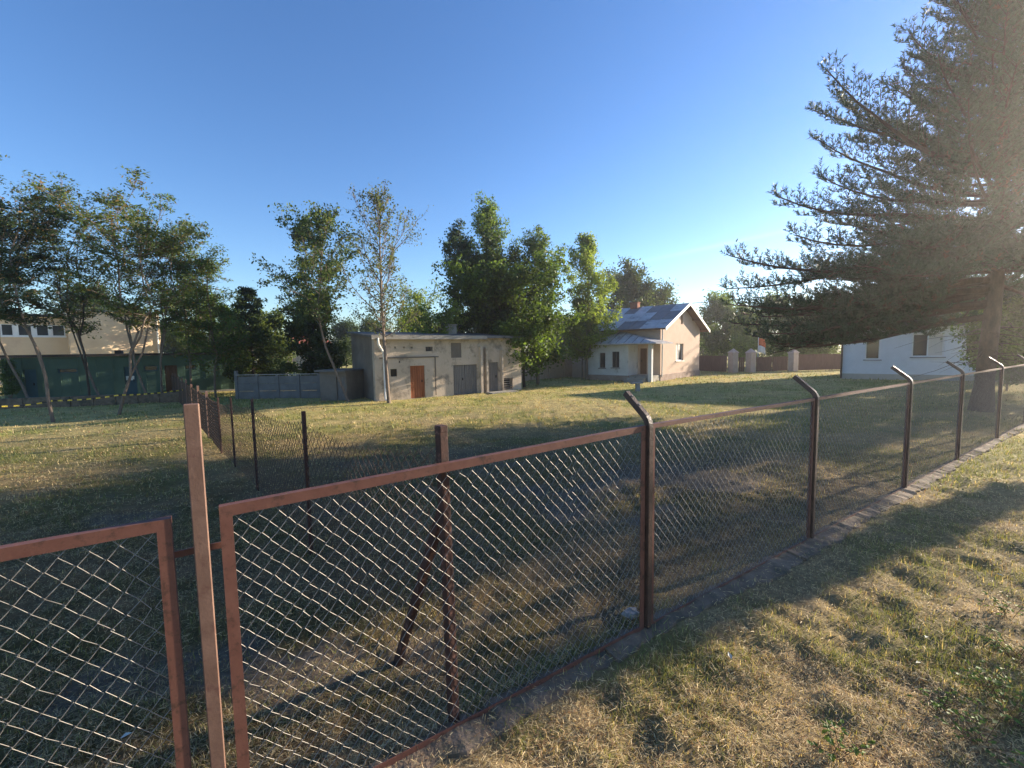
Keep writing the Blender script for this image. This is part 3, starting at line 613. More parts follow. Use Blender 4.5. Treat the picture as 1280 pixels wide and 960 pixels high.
# roof: separate metal sheets with standing seams
OV = .55; OG = .6
def rpt(s, u, side, lift=0):                                                       # s along ge from the gable, u 0 eave .. 1 ridge
    w0 = -OV if side < 0 else GWd+OV; w_ = w0+(GWd/2-w0)*u; sl_ = (RH-EH)/(GWd/2); e0 = EH-OV*sl_; h = e0+(RH-e0)*u+lift
    return HG.pt(w_, -s, h)
rr = random.Random(7); roofo = MB()
for side in (-1, 1): roofo.hexa([rpt(-OG, 0, side, -.10), rpt(HL+.4, 0, side, -.10), rpt(HL+.4, 1, side, -.10), rpt(-OG, 1, side, -.10), rpt(-OG, 0, side, -.004), rpt(HL+.4, 0, side, -.004), rpt(HL+.4, 1, side, -.004), rpt(-OG, 1, side, -.004)])
roofo = roofo.build('roof', M['brownwood'], house)
ns = 9; wS = (HL+.4+OG)/ns
pat = [0, 1, 0, 1, 0, 0, 1, 0, 0]
for side in (-1, 1):
    for k in range(ns):
        for j, (u0_, u1_) in enumerate(((0, .34), (.34, .68), (.68, 1.0))):
            s0_, s1_ = -OG+k*wS, -OG+(k+1)*wS; mb = MB(); l0 = .012+.003*(k % 2)+.004*j
            mb.hexa([rpt(s0_+.01, u0_, side, l0-.008), rpt(s1_-.03, u0_, side, l0-.008), rpt(s1_-.03, u1_-.004, side, l0-.008), rpt(s0_+.01, u1_-.004, side, l0-.008), rpt(s0_+.01, u0_, side, l0+.004), rpt(s1_-.03, u0_, side, l0+.004), rpt(s1_-.03, u1_-.004, side, l0+.004), rpt(s0_+.01, u1_-.004, side, l0+.004)])
            mb.hexa([rpt(s1_-.028, u0_, side, 0), rpt(s1_+.006, u0_, side, 0), rpt(s1_+.006, u1_-.004, side, 0), rpt(s1_-.028, u1_-.004, side, 0), rpt(s1_-.028, u0_, side, .05), rpt(s1_+.006, u0_, side, .05), rpt(s1_+.006, u1_-.004, side, .05), rpt(s1_-.028, u1_-.004, side, .05)])
            dk = pat[k] if rr.random() > .17 else not pat[k]
            mb.build('roof_sheet', M['zincdark' if dk else 'zinc'], roofo)
for side in (-1, 1):                                                               # white bargeboards
    mb = MB(); mb.hexa([rpt(-OG-.05, -.01, side, -.16), rpt(-OG-.003, -.01, side, -.16), rpt(-OG-.003, 1, side, -.16), rpt(-OG-.05, 1, side, -.16), rpt(-OG-.05, -.01, side, .06), rpt(-OG-.003, -.01, side, .06), rpt(-OG-.003, 1, side, .06), rpt(-OG-.05, 1, side, .06)])
    mb.build('bargeboard', M['whitepaint'], house)
for k, u_ in enumerate((.12, .5, .86)):
    for side in (-1, 1):
        a_ = rpt(-OG+.02, u_, side, -.17); b_ = rpt(0, u_, side, -.17); MB().bar(a_, b_, .10, .12).build('purlin_end', M['brownwood'], house)
cp = HG.pt(GWd/2-.1, -3.6, 0)
ch = MB(); CF = Frame(cp, ge, n=-gd_); CF.box(ch, -.05, .60, -.22, .22, 4.9, 6.08); CF.box(ch, -.09, .64, -.26, .26, 6.082, 6.14); ch = ch.build('chimney', M['brick'], roofo)
# porch: white box, corner column, hipped lean-to roof
PP = 1.5; PL0 = 1.72; PL1 = lenhit(HS.pt(0, PP, 0), ge, 735); PH = 2.62
def pr(x0, y0, x1, y1): a = HS.hit(x0, y0, PP); b_ = HS.hit(x1, y1, PP); return (min(a[0], b_[0]), max(a[0], b_[0]), min(a[1], b_[1]), max(a[1], b_[1]))
pw = [pr(749.3, 441, 756.5, 460), pr(765, 439.5, 774, 459.5)]
PFm = Frame(HS.pt(0, PP, 0), ge, n=-gd_)
mb = MB(); PFm.holed(mb, PL0, PL1, .40, PH, .25, pw); HS.box(mb, PL0, PL0+.25, .01, PP-.252, -.1, PH); HS.box(mb, PL1-.25, PL1, .01, PP-.252, -.1, PH); mb.build('porch_wall', M['porchwall'], house)
part(HS, 'porch_plinth', M['plinth'], house, (PL0-.0, PL1+.03, PP-.25, PP+.04, -.2, .398))
for q_ in pw: window(PFm, house, *q_, rec=.1, bars=1, cross=0, sill=True, fwid=.035, fm=M['greydoor'])
part(HS, 'column', M['porchwall'], house, (-.04, .22, PP-.26, PP, .0, PH), bevel=.01)
part(HS, 'porch_floor', M['concrete'], house, (0, PL0-.02, .01, PP-.27, -.1, .42)); part(HS, 'step', M['concrete'], house, (.35, PL0-.05, PP-.02, PP+.3, -.1, .28)); part(HS, 'step', M['concrete'], house, (.35, PL0-.05, PP+.32, PP+.62, -.1, .14))
ap = HS.pt(3.0, .02, 3.55); cnr = [HS.pt(-.95, .02, PH+.02), HS.pt(-.55, PP+.45, PH+.02), HS.pt(PL1+.4, PP+.45, PH+.02), HS.pt(PL1+.4, .02, PH+.02)]
mb = MB(); dn = np.array([0, 0, .07]); tri = [(0, 1, 4), (1, 2, 4), (2, 3, 4)]
mb.add([c for c in cnr]+[ap], [(3, 2, 1, 0), (0, 4, 3)]); mb.add([c+dn for c in cnr]+[ap+dn], [(0, 1, 4), (1, 2, 4), (2, 3, 4)])
mb.add(cnr+[c+dn for c in cnr], [(0, 1, 5, 4), (1, 2, 6, 5), (2, 3, 7, 6)]); prf = mb.build('porch_roof', M['zinc'], house)
for f_ in np.linspace(.08, .92, 9):
    e_ = cnr[1]*(1-f_)+cnr[2]*f_; t_ = e_*.12+ap*.88 if abs(f_-.45) < .2 else e_*.45+ap*.55
    # seams run straight up the slope and stop at the hips
    s_ = float(np.dot(e_-HS.O, ge)); lim = 1-max(0, (3.0-s_)/(3.0+.55)) if s_ < 3 else 1-max(0, (s_-3.0)/(PL1+.4-3.0)); up_ = np.array([e_[0], e_[1], 0])-HS.n*(PP+.43)*lim; up_[2] = PH+.09+(3.55-PH)*lim
    if lim > .05: MB().bar(e_+dn+np.array([0, 0, .005]), up_+np.array([0, 0, .01]), .03, .03).build('seam', M['zincdark'], prf)
mb = MB(); mb.tube([HG.pt(.12, .09, EH-.3), HG.pt(.12, .09, .3)], .05, 8); mb.build('downpipe', M['porchwall'], house)

# stub post on the lawn in front of the porch
c = G(797, 489); st = thing('stub_post', tuple(c), 'short pale concrete stub post with a flat cap standing on the lawn before the porch', 'post')
mb = MB(); mb.bar(c+np.array([0, 0, -.1]), c+np.array([0, 0, .42]), .22, .22, up=(0, 1, 0)); mb.build('shaft', M['concrete'], st); mb = MB(); mb.bar(c+np.array([-.38, 0, .44]), c+np.array([.24, 0, .47]), .4, .06); mb.build('cap', M['concrete'], st)

# pale wall behind, between shed and house
bA = G(640, 478); bB = G(724, 469.5); BF = Frame(bA, bB-bA); BL = float(np.linalg.norm((bB-bA)[:2])); BH = BF.hit(690, 447)[1]
bw_ = thing('pale_wall', tuple(bA), 'sunlit pale pink boundary wall between the long shed and the gabled house', 'wall')
n_ = 4
for k in range(n_): part(BF, 'wall_slab', M['pillar'], bw_, (k*BL/n_+.09, (k+1)*BL/n_-.09, -.12, 0, -.2, BH+.06*(k % 2)))
for k in range(n_+1): part(BF, 'post', M['pillar'], bw_, (k*BL/n_-.085, k*BL/n_+.085, -.2, .08, -.2, BH+.15))

# gate pillars, gate and board fence in the far right corner
pil = []
for k, (px, py, lab) in enumerate(((916, 465.5, 'leftmost of the three pinkish square gate pillars with pointed cap, beside the house'), (938, 465.3, 'middle pinkish square gate pillar with pointed cap left of the wide brown gate'), (991, 464, 'pinkish gate pillar right of the wide brown gate, near the pine branches'))):
    c = G(px, py); fr = Frame(c, np.array([.95, .3, 0])); p = thing('gate_pillar', tuple(c), lab, 'gate pillar', 'pinkish gate pillars'); pil.append(c)
    hp_ = zt(px, 441.5, c); part(fr, 'shaft', M['pillar'], p, (-.29, .29, -.29, .29, -.2, hp_)); mb = MB(); b4 = [fr.pt(a, b_, hp_+.003) for a, b_ in ((-.34, -.34), (.34, -.34), (.34, .34), (-.34, .34))]
    mb.add(b4+[q_+np.array([0, 0, .07]) for q_ in b4]+[fr.pt(0, 0, hp_+.45)], [(3, 2, 1, 0), (0, 1, 5, 4), (1, 2, 6, 5), (2, 3, 7, 6), (3, 0, 4, 7), (4, 5, 8), (5, 6, 8), (6, 7, 8), (7, 4, 8)]); mb.build('cap', M['pillar'], p)
def boards(name, a, c, h, m, parent, step=.16, gap=.012, seed=0):
    rg = random.Random(seed); fr = Frame(a, c-a); Ln = float(np.linalg.norm((c-a)[:2])); mb = MB(); nbo = int(Ln/step)
    for k in range(nbo): fr.box(mb, k*step+gap/2, (k+1)*step-gap/2, -.012, .012+rg.uniform(-.004, .004), .06, h+rg.uniform(-.02, .02))
    o = mb.build(name, m, parent); o['kind'] = 'stuff'
    part(fr, 'rail', m, parent, (0, Ln, -.06, -.014, .35, .43), (0, Ln, -.06, -.014, h-.4, h-.32)); return o
gt = thing('yard_gate', tuple(pil[1]), 'wide reddish brown board gate between two pinkish pillars', 'gate'); e = np.array([.5, 0, 0])
mid = (pil[1]+pil[2])/2; hg = zt(960, 446, mid)
boards('gate_leaf', pil[1]+e, mid-e*.04, hg, M['fencewood'], gt, seed=1); boards('gate_leaf', mid+e*.04, pil[2]-e, hg, M['fencewood'], gt, seed=2)
wk = thing('wicket_gate', tuple(pil[0]), 'narrow brown board wicket gate between the left and middle pinkish pillars', 'gate'); boards('gate_leaf', pil[0]+e, pil[1]-e, hg, M['fencewood'], wk, seed=3)
lf = thing('board_fence', tuple(G(874, 464.5)), 'dark brown board fence running from the house to the leftmost gate pillar', 'fence'); boards('boards', G(868, 464), pil[0]-e, zt(890, 445, pil[0]), M['fencewood'], lf, seed=4)
rf_ = thing('board_fence', tuple(pil[2]), 'dark brown board fence running from the right gate pillar towards the white house', 'fence'); boards('boards', pil[2]+e, pil[2]+np.array([9., 1.5, 0]), zt(1010, 443, pil[2]), M['fencewood'], rf_, seed=5)
# small red and white flag
c = AT(947, 460, 43.); c[2] = 0; fl = thing('flag', tuple(c), 'small limp red over white flag on a thin pole behind the brown gate', 'flag'); zt_ = zt(946, 424, c)
MB().tube([c, c+np.array([0, 0, zt_+.25])], [.04, .03], 6).build('pole', M['whitepaint'], fl)
def cloth(name, h0, h1, m):
    vs = []; fs = []
    for j in range(5):
        for i_ in range(7):
            x = i_/6*.62; h = h0+(h1-h0)*j/4-.25*(i_/6)**2; vs.append(c+np.array([x+.05, .09*math.sin(i_*1.9+j*.4)-.05, h]))
    for j in range(4):
        for i_ in range(6): k = j*7+i_; fs.append((k, k+1, k+8, k+7))
    o = MB().add(vs, fs).build(name, m, fl, smooth=True); s_ = o.modifiers.new('thickness', 'SOLIDIFY'); s_.thickness = .01
cloth('red_half', zt_-.62, zt_+.1, M['flagred']); cloth('white_half', zt_-1.3, zt_-.63, M['whitepaint'])

# ------------------------------------------------------------------ white house on the right
hA = G(1051, 473.5); WHF = Frame(hA, np.array([.80, -.60, 0])); WW = 8.6; WD = 5.5; WE = 3.5; WR = 5.9
wh = thing('white_house', tuple(hA), 'white rendered house with wide windows half hidden behind the big pine', 'house')
w1 = WHF.rect(1082.5, 415, 1100, 449.5); w2 = WHF.rect(1141, 414, 1180, 446); w1 = (w1[0], w1[1], w1[2], 3.0); w2 = (w2[0], w2[1], w2[2], 3.0)
w3 = (w2[1]+.9, w2[1]+2.1, w2[2], 3.0)
mb = MB(); WHF.holed(mb, 0, WW, .38, WE, .35, [w1, w2, w3]); WHF.box(mb, 0, .35, -WD, -.352, .38, WE); WHF.box(mb, WW-.35, WW, -WD, -.352, .38, WE); WHF.box(mb, .352, WW-.352, -WD, -WD+.35, .38, WE); mb.build('wall', M['whitewash'], wh)
part(WHF, 'plinth', M['beigeplinth'], wh, (-.03, WW+.03, -WD, .04, -.2, .378)); part(WHF, 'floor_slab', M['beigeplinth'], wh, (.36, WW-.36, -WD+.36, -.36, .40, .5))
window(WHF, wh, *w1, rec=.14, bars=0, fwid=.08); window(WHF, wh, *w2, rec=.14, bars=1, fwid=.08, pane=[M['glass'], M['curtain']]); window(WHF, wh, *w3, rec=.14, bars=1, fwid=.08)
mb = MB(); mb.tube([WHF.pt(.0, .10, WE-.1), WHF.pt(.0, .10, .05)], .06, 8); mb.build('downpipe', M['darksteel'], wh)
mb = MB(); p_ = WHF.pt
for zz in (0,): mb.add([p_(-.6, .6, WE-.1), p_(WW+.6, .6, WE-.1), p_(WW+.6, -WD/2, WR), p_(-.6, -WD/2, WR), p_(-.6, -WD-.6, WE-.1), p_(WW+.6, -WD-.6, WE-.1)]+[p_(-.6, .6, WE+.05), p_(WW+.6, .6, WE+.05), p_(WW+.6, -WD/2, WR+.15), p_(-.6, -WD/2, WR+.15), p_(-.6, -WD-.6, WE+.05), p_(WW+.6, -WD-.6, WE+.05)],
    [(0, 1, 2, 3), (3, 2, 5, 4), (6, 9, 8, 7), (9, 10, 11, 8), (0, 6, 7, 1), (4, 5, 11, 10), (0, 3, 9, 6), (3, 4, 10, 9), (1, 7, 8, 2), (2, 8, 11, 5)])
mb.build('roof', M['felt'], wh)
mb = MB(); mb.add([p_(0, -.01, WE), p_(0, -WD+.01, WE), p_(0, -WD/2, WR-.12), p_(.3, -.01, WE), p_(.3, -WD+.01, WE), p_(.3, -WD/2, WR-.12)], [(0, 1, 2), (5, 4, 3), (0, 3, 4, 1), (1, 4, 5, 2), (2, 5, 3, 0)])
mb.build('gable', M['whitewash'], wh)

# ------------------------------------------------------------------ yellow block and green sheet building on the left
P0 = AT(88, 440, 40.); P0[2] = 0; yd = np.array([.66, .751, 0]); YF = Frame(P0, yd); YL = lenhit(P0, yd, 203); YH = YF.hit(88, 388)[1]
yb = thing('yellow_block', tuple(P0), 'two storey cream yellow block with a white framed window band rising behind the green building', 'building')
part(YF, 'projecting_wall', M['yellow'], yb, (0, YL, -9, 0, -.2, YH)); part(YF, 'roof_edge', M['concrete'], yb, (-.15, YL+.15, -9.1, .12, YH+.003, YH+.12))
mb = MB(); mb.tube([YF.pt(YL-.25, .1, YH-.1), YF.pt(YL-.25, .1, .3)], .07, 8); mb.build('downpipe', M['whitepaint'], yb)
YB = Frame(YF.pt(0, -1.6, 0), yd); s_l = lenhit(YB.O, yd, -60); YH2 = YB.hit(50, 396)[1]
bands = [(x0, x1) for x0, x1 in ((-38, -22), (-19, -3), (0, 17.5), (21, 41), (44, 62), (64, 82))]; wh_ = [YB.rect(a, 405, b_, 420) for a, b_ in bands]; h0w = wh_[3][2]; h1w = wh_[3][3]
wh_ = [(a, b_, h0w, h1w) for a, b_, _, _ in wh_]
mb = MB(); YB.holed(mb, s_l, 0, -.2, YH2, .3, [(wh_[0][0], wh_[-1][1], h0w, h1w)]); mb.build('set_back_wall', M['yellow'], yb)
for q_ in wh_: window(YB, yb, *q_, rec=.1, bars=0, sill=False, fwid=.07)
for a, b_ in zip(wh_[:-1], wh_[1:]): part(YB, 'mullion', M['frame'], yb, (a[1]+.003, b_[0]-.003, -.25, .02, h0w, h1w))
part(YB, 'sill_band', M['frame'], yb, (wh_[0][0], wh_[-1][1]+.05, .003, .08, h0w-.12, h0w-.003))
part(YB, 'roof_edge', M['darkfelt'], yb, (s_l, -.02, -7, .4, YH2+.003, YH2+.22))
gA = AT(4, 480, 23.); gA[2] = 0; gdir = np.array([.858, .513, 0]); GF = Frame(gA, gdir); GL = lenhit(gA, gdir, 291); GH = GF.hit(150, 445)[1]
gb = thing('green_building', tuple(gA), 'long low building clad in dark green sheet with blue doors behind the slender trees', 'building')
gd1 = [GF.rect(29, 462, 48.5, 499), GF.rect(154.5, 458.5, 172.5, 493.5), GF.rect(205, 457, 223.5, 490)]; gw = [GF.rect(72, 461, 97, 466), GF.rect(179.5, 457, 197.5, 463.5), GF.rect(230.5, 456, 245, 461.5)]
gd1 = [(a, b_, .05, d_) for a, b_, c_, d_ in gd1]
mb = MB(); GF.holed(mb, 0, GL, .12, GH, .2, gd1+gw); GF.box(mb, 0, .2, -5, -.2, .12, GH); GF.box(mb, GL-.2, GL, -5, -.2, .12, GH); mb.build('wall', M['green'], gb)
sh_ = GL/14
for k in range(15): part(GF, 'cladding_batten', M['green'], gb, (max(.0, k*sh_-.02), min(GL, k*sh_+.02), .003, .025, .13, min([GH]+[q_[2] for q_ in gd1+gw if q_[0]-.03 < k*sh_ < q_[1]+.03])-.003)) if not any(q_[0]-.03 < k*sh_ < q_[1]+.03 for q_ in gd1) else None
door(GF, gb, *gd1[0], M['blue'], label='blue door at the left end'); dd = door(GF, gb, *gd1[1], M['blue'], label='blue door with a white paper notice'); part(GF, 'notice', M['paper'], dd, ((gd1[1][0]+gd1[1][1])/2-.22, (gd1[1][0]+gd1[1][1])/2+.16, -.075, -.07, .95, 1.2)); door(GF, gb, *gd1[2], M['brownwood'], planks=5, label='brown plank door')
for q_ in gw: window(GF, gb, *q_, rec=.08, bars=0, sill=False, fm=M['blue'])
part(GF, 'interior', M['dark'], gb, (.25, GL-.25, -.5, -.45, .12, GH-.05))
part(GF, 'roof', M['darkfelt'], gb, (-.25, GL+.25, -5.2, .3, GH+.003, GH+.14)); part(GF, 'plinth', M['concrete'], gb, (-.02, GL+.02, -5, .06, -.2, .118))
cs = GF.rect(143, 440, 152, 444, -1.5); part(GF, 'vent_box', M['darkfelt'], gb, (cs[0], cs[1], -2, -1.5, GH+.14, GH+.36))
# low dark kerb wall before it
kA = G(-30, 512); kB = G(228, 502); KF = Frame(kA, kB-kA); KL = float(np.linalg.norm((kB-kA)[:2]))
kw = thing('low_wall', tuple(kA), 'low dark concrete wall along the trees before the green building', 'wall')
for k in range(9): part(KF, 'block', M['footing'], kw, (k*KL/9+.01, (k+1)*KL/9-.01, -.12, .12+.01*(k % 2), -.1, .46+.01*(k % 3)), bevel=.015)

# striped barrier tape
tp0 = G(0, 525); tA = AT(2, 508, 15.2); tB = AT(66, 501, 16.2); tC = AT(148, 494, 17.0); tD = AT(231, 487, 19.5)
tape = thing('barrier_tape', tuple(tA), 'yellow and black striped barrier tape strung between the slender trees', 'barrier tape')
my = MB(); mk = MB(); cnt = 0
for a, c in ((tA+np.array([-3., -1.5, .05]), tA), (tA, tB), (tB, tC), (tC, tD)):
    nn = int(np.linalg.norm(c-a)/.13)
    for k in range(nn):
        f0, f1 = k/nn, (k+1)/nn; sg = lambda f: np.array([0, 0, -.05*math.sin(math.pi*f)]); (my if cnt % 2 else mk).bar(a+(c-a)*f0+sg(f0), a+(c-a)*f1+sg(f1), .004, .05); cnt += 1
my.build('yellow_stripes', M['tapey'], tape)['kind'] = 'stuff'; mk.build('black_stripes', M['tapek'], tape)['kind'] = 'stuff'

# overhead cables
def cab(a, c, sag, lab):
    pts = [a+(c-a)*f+np.array([0, 0, -sag*4*f*(1-f)]) for f in np.linspace(0, 1, 25)]
    o = MB().tube(pts, .04, 5).build('overhead_cable', M['cable'], None, loc=tuple(a)); tag(o, lab, 'cable')
cab(AT(700, 388, 60.), AT(1120, 352, 46.), .5, 'upper thin overhead cable crossing the sky from behind the house to the pine')
cab(AT(700, 408, 66.), AT(1120, 386, 60.), .3, 'lower thin overhead cable just right of the house roof')
#---MARK_TREES---
# ------------------------------------------------------------------ trees
def polyjit(rg, a, d, L, n, curve, wob):
    pts = [np.array(a, float)]; d = np.array(d, float); st = L/n
    for i_ in range(n):
        d = d+np.array([0, 0, curve/n])+rg.normal(0, wob, 3); d /= np.linalg.norm(d); pts.append(pts[-1]+d*st)
    return pts
def tubes_np(T):
    """T: list of (pts, r0, r1, sides) grouped by (len, sides) into one vertex cloud"""
    out = MB()
    for pts, r0_, r1_, n_ in T:
        k = len(pts); out.tube(pts, [r0_+(r1_-r0_)*(i_/(k-1))**.8 for i_ in range(k)], n_, caps=False)
    return out
def leafmesh(name, P, size, col, rg, parent, m, up=.3, asp=.55, cvar=.35, warm=None):
    N = len(P); nrm = rg.normal(0, 1, (N, 3)); nrm[:, 2] += up*2; nrm /= np.linalg.norm(nrm, axis=1)[:, None]
    t = np.cross(nrm, rg.normal(0, 1, (N, 3))); t /= np.linalg.norm(t, axis=1)[:, None]+1e-9; b_ = np.cross(nrm, t)
    s_ = (size*rg.uniform(.6, 1.35, N))[:, None]
    V = np.stack([P-t*s_, P+b_*s_*asp-t*s_*.1, P+t*s_, P-b_*s_*asp-t*s_*.1], 1).reshape(-1, 3)
    F_ = np.arange(4*N).reshape(N, 4)
    cn = fbm(P[:, 0]*1.3+P[:, 2]*.9, P[:, 1]*1.3+P[:, 2]*.7, 12, 3)
    c = np.array(col)[None]*LEAFK*(1+cvar*2*(cn[:, None]-.5)*1.6+rg.normal(0, cvar*.45, (N, 1))); c = np.clip(c, .006, 1)
    if warm is not None:
        k = (rg.random((N, 1)) < .07+.16*(cn[:, None] > .6)); c = np.where(k, np.array(warm)*rg.uniform(.7, 1.2, (N, 1)), c)
    return link(name, npmesh(name, V, F_, np.repeat(c, 4, 0), o=org(parent)), m, parent)
LEAFK = 1.35
def crownprof(kind, t):
    if kind == 'round': return max(.12, math.sin(math.pi*min(1, t*.9+.08))**.6)
    if kind == 'cone': return max(.07, (1-t)**.85)
    if kind == 'column': return max(.30, math.sin(math.pi*(t*.8+.12))**.6)*(1.05-.42*t)
    if kind == 'umbrella': return max(.2, math.sin(math.pi*(t*.75+.2))**.5)*(.45+.75*t)
    return 1
def tree(name, label, cat, base, H, W, cb=.3, kind='round', nl=40, leaves=9000, size=.11, col=(.06, .10, .025), seed=1, r=None, flat=.8, sig=.22, up_el=(15, 50), bend=(0, 0), wob=.03,
         m_leaf=None, m_bark='bark', forks=0, warm=None, group=None, curve=.5, tw=7, leaf_up=.3, kink=None, asp=.55, cvar=.35):
    rg = np.random.default_rng(seed); base = np.array([base[0], base[1], 0.]); t_ = thing(name, tuple(base), label, cat, group); T = []; leaves = int(leaves*1.45); size = size*.8; tw = tw+2; sig = sig*.85; r = r or H*.014
    def trunk(b, top, r_, nseg=9):
        pts = []
        for i_ in range(nseg+1):
            f = i_/nseg; p = b+(top-b)*f+np.array([bend[0]*math.sin(math.pi*f), bend[1]*math.sin(math.pi*f), 0])+np.array([*rg.normal(0, wob*H*.25, 2), 0])*(1 if 0 < i_ < nseg else 0)*min(1, f*3)
            if kink is not None and 0 < f < 1: p = p+np.array([kink*math.sin(2*math.pi*f)*.5, 0, 0])
            pts.append(p)
        return pts
    b0 = base+np.array([0, 0, -.15]); tops = [base+np.array([bend[0]*.6+rg.normal(0, .15), bend[1]*.6, H*.96])]
    tr = [trunk(b0, tops[0], r)]
    for k in range(forks):
        i0 = int(2+rg.integers(0, 2)); st = tr[0][i0]; az = rg.uniform(0, 2*math.pi) if k else (math.pi if rg.random() < .5 else 0.)
        tp_ = base+np.array([math.cos(az)*W*.55, math.sin(az)*W*.4, H*rg.uniform(.78, .93)]); tr.append(trunk(st, tp_, r*.7, 6))
    for k, p in enumerate(tr): T.append((p, r if k == 0 else r*.65, .02, 7))
    C = []
    for i_ in range(nl):
        p = tr[i_ % len(tr)] if len(tr) > 1 else tr[0]; f = cb+(1-cb)*((i_+.5)/nl)**1.2; f = min(f, .985)
        zz = f*H; zs_ = [q[2] for q in p]
        if zz <= zs_[0] or zz >= zs_[-1]:
            zz = min(max(zz, zs_[0]+.3), zs_[-1]-.1)
        j = max(0, min(len(p)-2, sum(z < zz for z in zs_)-1)); u = (zz-zs_[j])/(zs_[j+1]-zs_[j]+1e-6); a = p[j]+(p[j+1]-p[j])*u
        tc = (zz/H-cb)/(1-cb); Ln = W*crownprof(kind, max(0, min(1, tc)))*rg.uniform(.42, 1.38); az = i_*2.39996+rg.normal(0, .35); el = R_(rg.uniform(*up_el))
        if kind != 'cone': el = min(1.35, el*(.6+(.9 if kind != 'column' else 1.25)*max(0, tc)))
        d = np.array([math.cos(az)*math.cos(el), math.sin(az)*math.cos(el), math.sin(el)])
        L_ = polyjit(rg, a, d, Ln, 5, curve, .10); rb = max(.012, r*.32*(1-.5*tc)); T.append((L_, rb, .007, 4))
        for k in range(tw):
            q = rg.uniform(.25, 1); jj = min(4, int(q*5)); s_ = L_[jj]+(L_[jj+1]-L_[jj])*(q*5-jj); dd = (L_[jj+1]-L_[jj]); dd /= np.linalg.norm(dd); dd = dd+rg.normal(0, .55, 3)+np.array([0, 0, .15*curve]); dd /= np.linalg.norm(dd)
            tl = Ln*rg.uniform(.18, .42)*(1.15-.5*q); tw_ = [s_, s_+dd*tl*.55+rg.normal(0, .03, 3), s_+dd*tl]; T.append((tw_, .009, .004, 3)); C += [(tw_[1], tl), (tw_[2], tl*.9), ((tw_[1]+tw_[2])/2, tl)]
        C += [(L_[-1], .2), (L_[-2], .2), (L_[-3], .2), ((L_[-2]+L_[-3])/2, .2)]
    tubes_np(T).build('trunk', M[m_bark], t_, smooth=True)
    P = np.array([c for c, _ in C]); wgt = rg.uniform(.15, 1.5, len(P))**1.6*np.array([.12+l_ for _, l_ in C]); idx = rg.choice(len(P), leaves, p=wgt/wgt.sum())
    off_ = rg.normal(0, 1, (leaves, 3))*sig; off_[:, 2] *= flat; Q = P[idx]+off_; Q = Q[Q[:, 2] > .5]
    leafmesh('crown', Q, size, col, rg, t_, m_leaf or M['leaf'], up=leaf_up, asp=asp, cvar=cvar, warm=warm)
    return t_
def pos(px, Yd): 
    p = AT(px, 440, Yd); return (p[0], p[1])
def Ht(px, Yd, py): return float(AT(px, py, Yd)[2])
DK = (.040, .062, .022); MD = (.065, .105, .028); LT = (.13, .18, .045); OL = (.072, .10, .035); BL = (.035, .058, .030)
GR1 = 'slender trees before the green building'
def rob(px, py, top, W, seed, lab, **k):
    b_ = G(px, py); Yd = b_[1]; kw_ = dict(cb=.42, kind='umbrella', nl=44, leaves=8500, size=.09, col=OL, flat=.35, sig=.17, up_el=(5, 45), forks=1, warm=(.20, .13, .05), wob=.045, curve=.35, tw=7, leaf_up=.9, asp=.4, m_bark='bark', r=.062)
    kw_.update(k); return tree('slender_tree', lab, 'tree', b_[:2], Ht(px, Yd, top), W, seed=seed, group=GR1, **kw_)
rob(67, 527, 240, 2.1, 101, 'slender crooked tree nearest the left edge whose pale trunk stands on the lit lawn', bend=(-.5, 0), kink=.3, col=BL)
rob(147, 519, 262, 2.6, 102, 'slender tree with forked pale trunk and wide umbrella crown before the blue door', bend=(.55, 0), kink=.35, forks=2, nl=44, leaves=7000)
rob(40, 508, 236, 2.5, 103, 'thin leaning tree behind the tape in front of the leftmost blue door', bend=(-.9, 0), forks=1, leaves=6000, nl=40)
rob(-40, 515, 238, 2.9, 104, 'feathery tree cut by the left edge of the photo', forks=2, leaves=7500, nl=40)
rob(130, 503, 285, 2.2, 105, 'bare stemmed leaning tree between the two pale trunks behind the tape', bend=(-1.0, 0), forks=1, leaves=3200)
rob(112, 505, 300, 1.8, 106, 'dark twin stemmed small tree in the middle of the green wall', forks=2, leaves=3000, m_bark='darkbark', r=.06)
rob(188, 503, 275, 2.3, 107, 'slender tree with arching crown before the window beside the blue door', bend=(-.8, 0), forks=1, leaves=4800, col=MD)
rob(203, 500, 268, 2.2, 108, 'upright slender tree before the brown plank door', forks=2, leaves=5200, col=MD, cb=.38)
rob(240, 497, 290, 1.9, 109, 'airy yellowish green tree left of the bushy one at the rusty fence end', forks=1, leaves=4600, col=LT, cb=.35)
rob(270, 497, 316, 2.0, 110, 'bushy green tree with low foliage at the right end of the green building', forks=1, leaves=9500, cb=.18, col=MD, kind='column', flat=.6, sig=.25)
def tr_(px, Yd, top, W, seed, name, lab, **k):
    p = pos(px, Yd); return tree(name, lab, 'tree', p, Ht(px, Yd, top), W, seed=seed, **k)
tr_(316, 27, 356, 2.1, 120, 'conifer_tree', 'dark spruce like tree behind the left part of the grey concrete wall', cb=.1, kind='cone', nl=60, leaves=11000, size=.11, col=DK, up_el=(-5, 12), curve=.25, sig=.18, flat=.5, m_bark='darkbark', leaf_up=.5)
tr_(290, 30, 400, 2.3, 121, 'leafy_tree', 'low dark green tree between the bushy tree and the spruce', cb=.12, nl=34, leaves=8000, size=.13, col=MD)
tr_(342, 31, 408, 2.0, 122, 'leafy_tree', 'low rounded tree right of the spruce above the white van', cb=.12, nl=30, leaves=7000, size=.13, col=OL)
tr_(395, 26, 372, 1.9, 123, 'conifer_tree', 'dark bushy tree with drooping boughs above the outhouse', cb=.12, kind='column', nl=44, leaves=10000, size=.12, col=DK, sig=.22, m_bark='darkbark', up_el=(-10, 25))
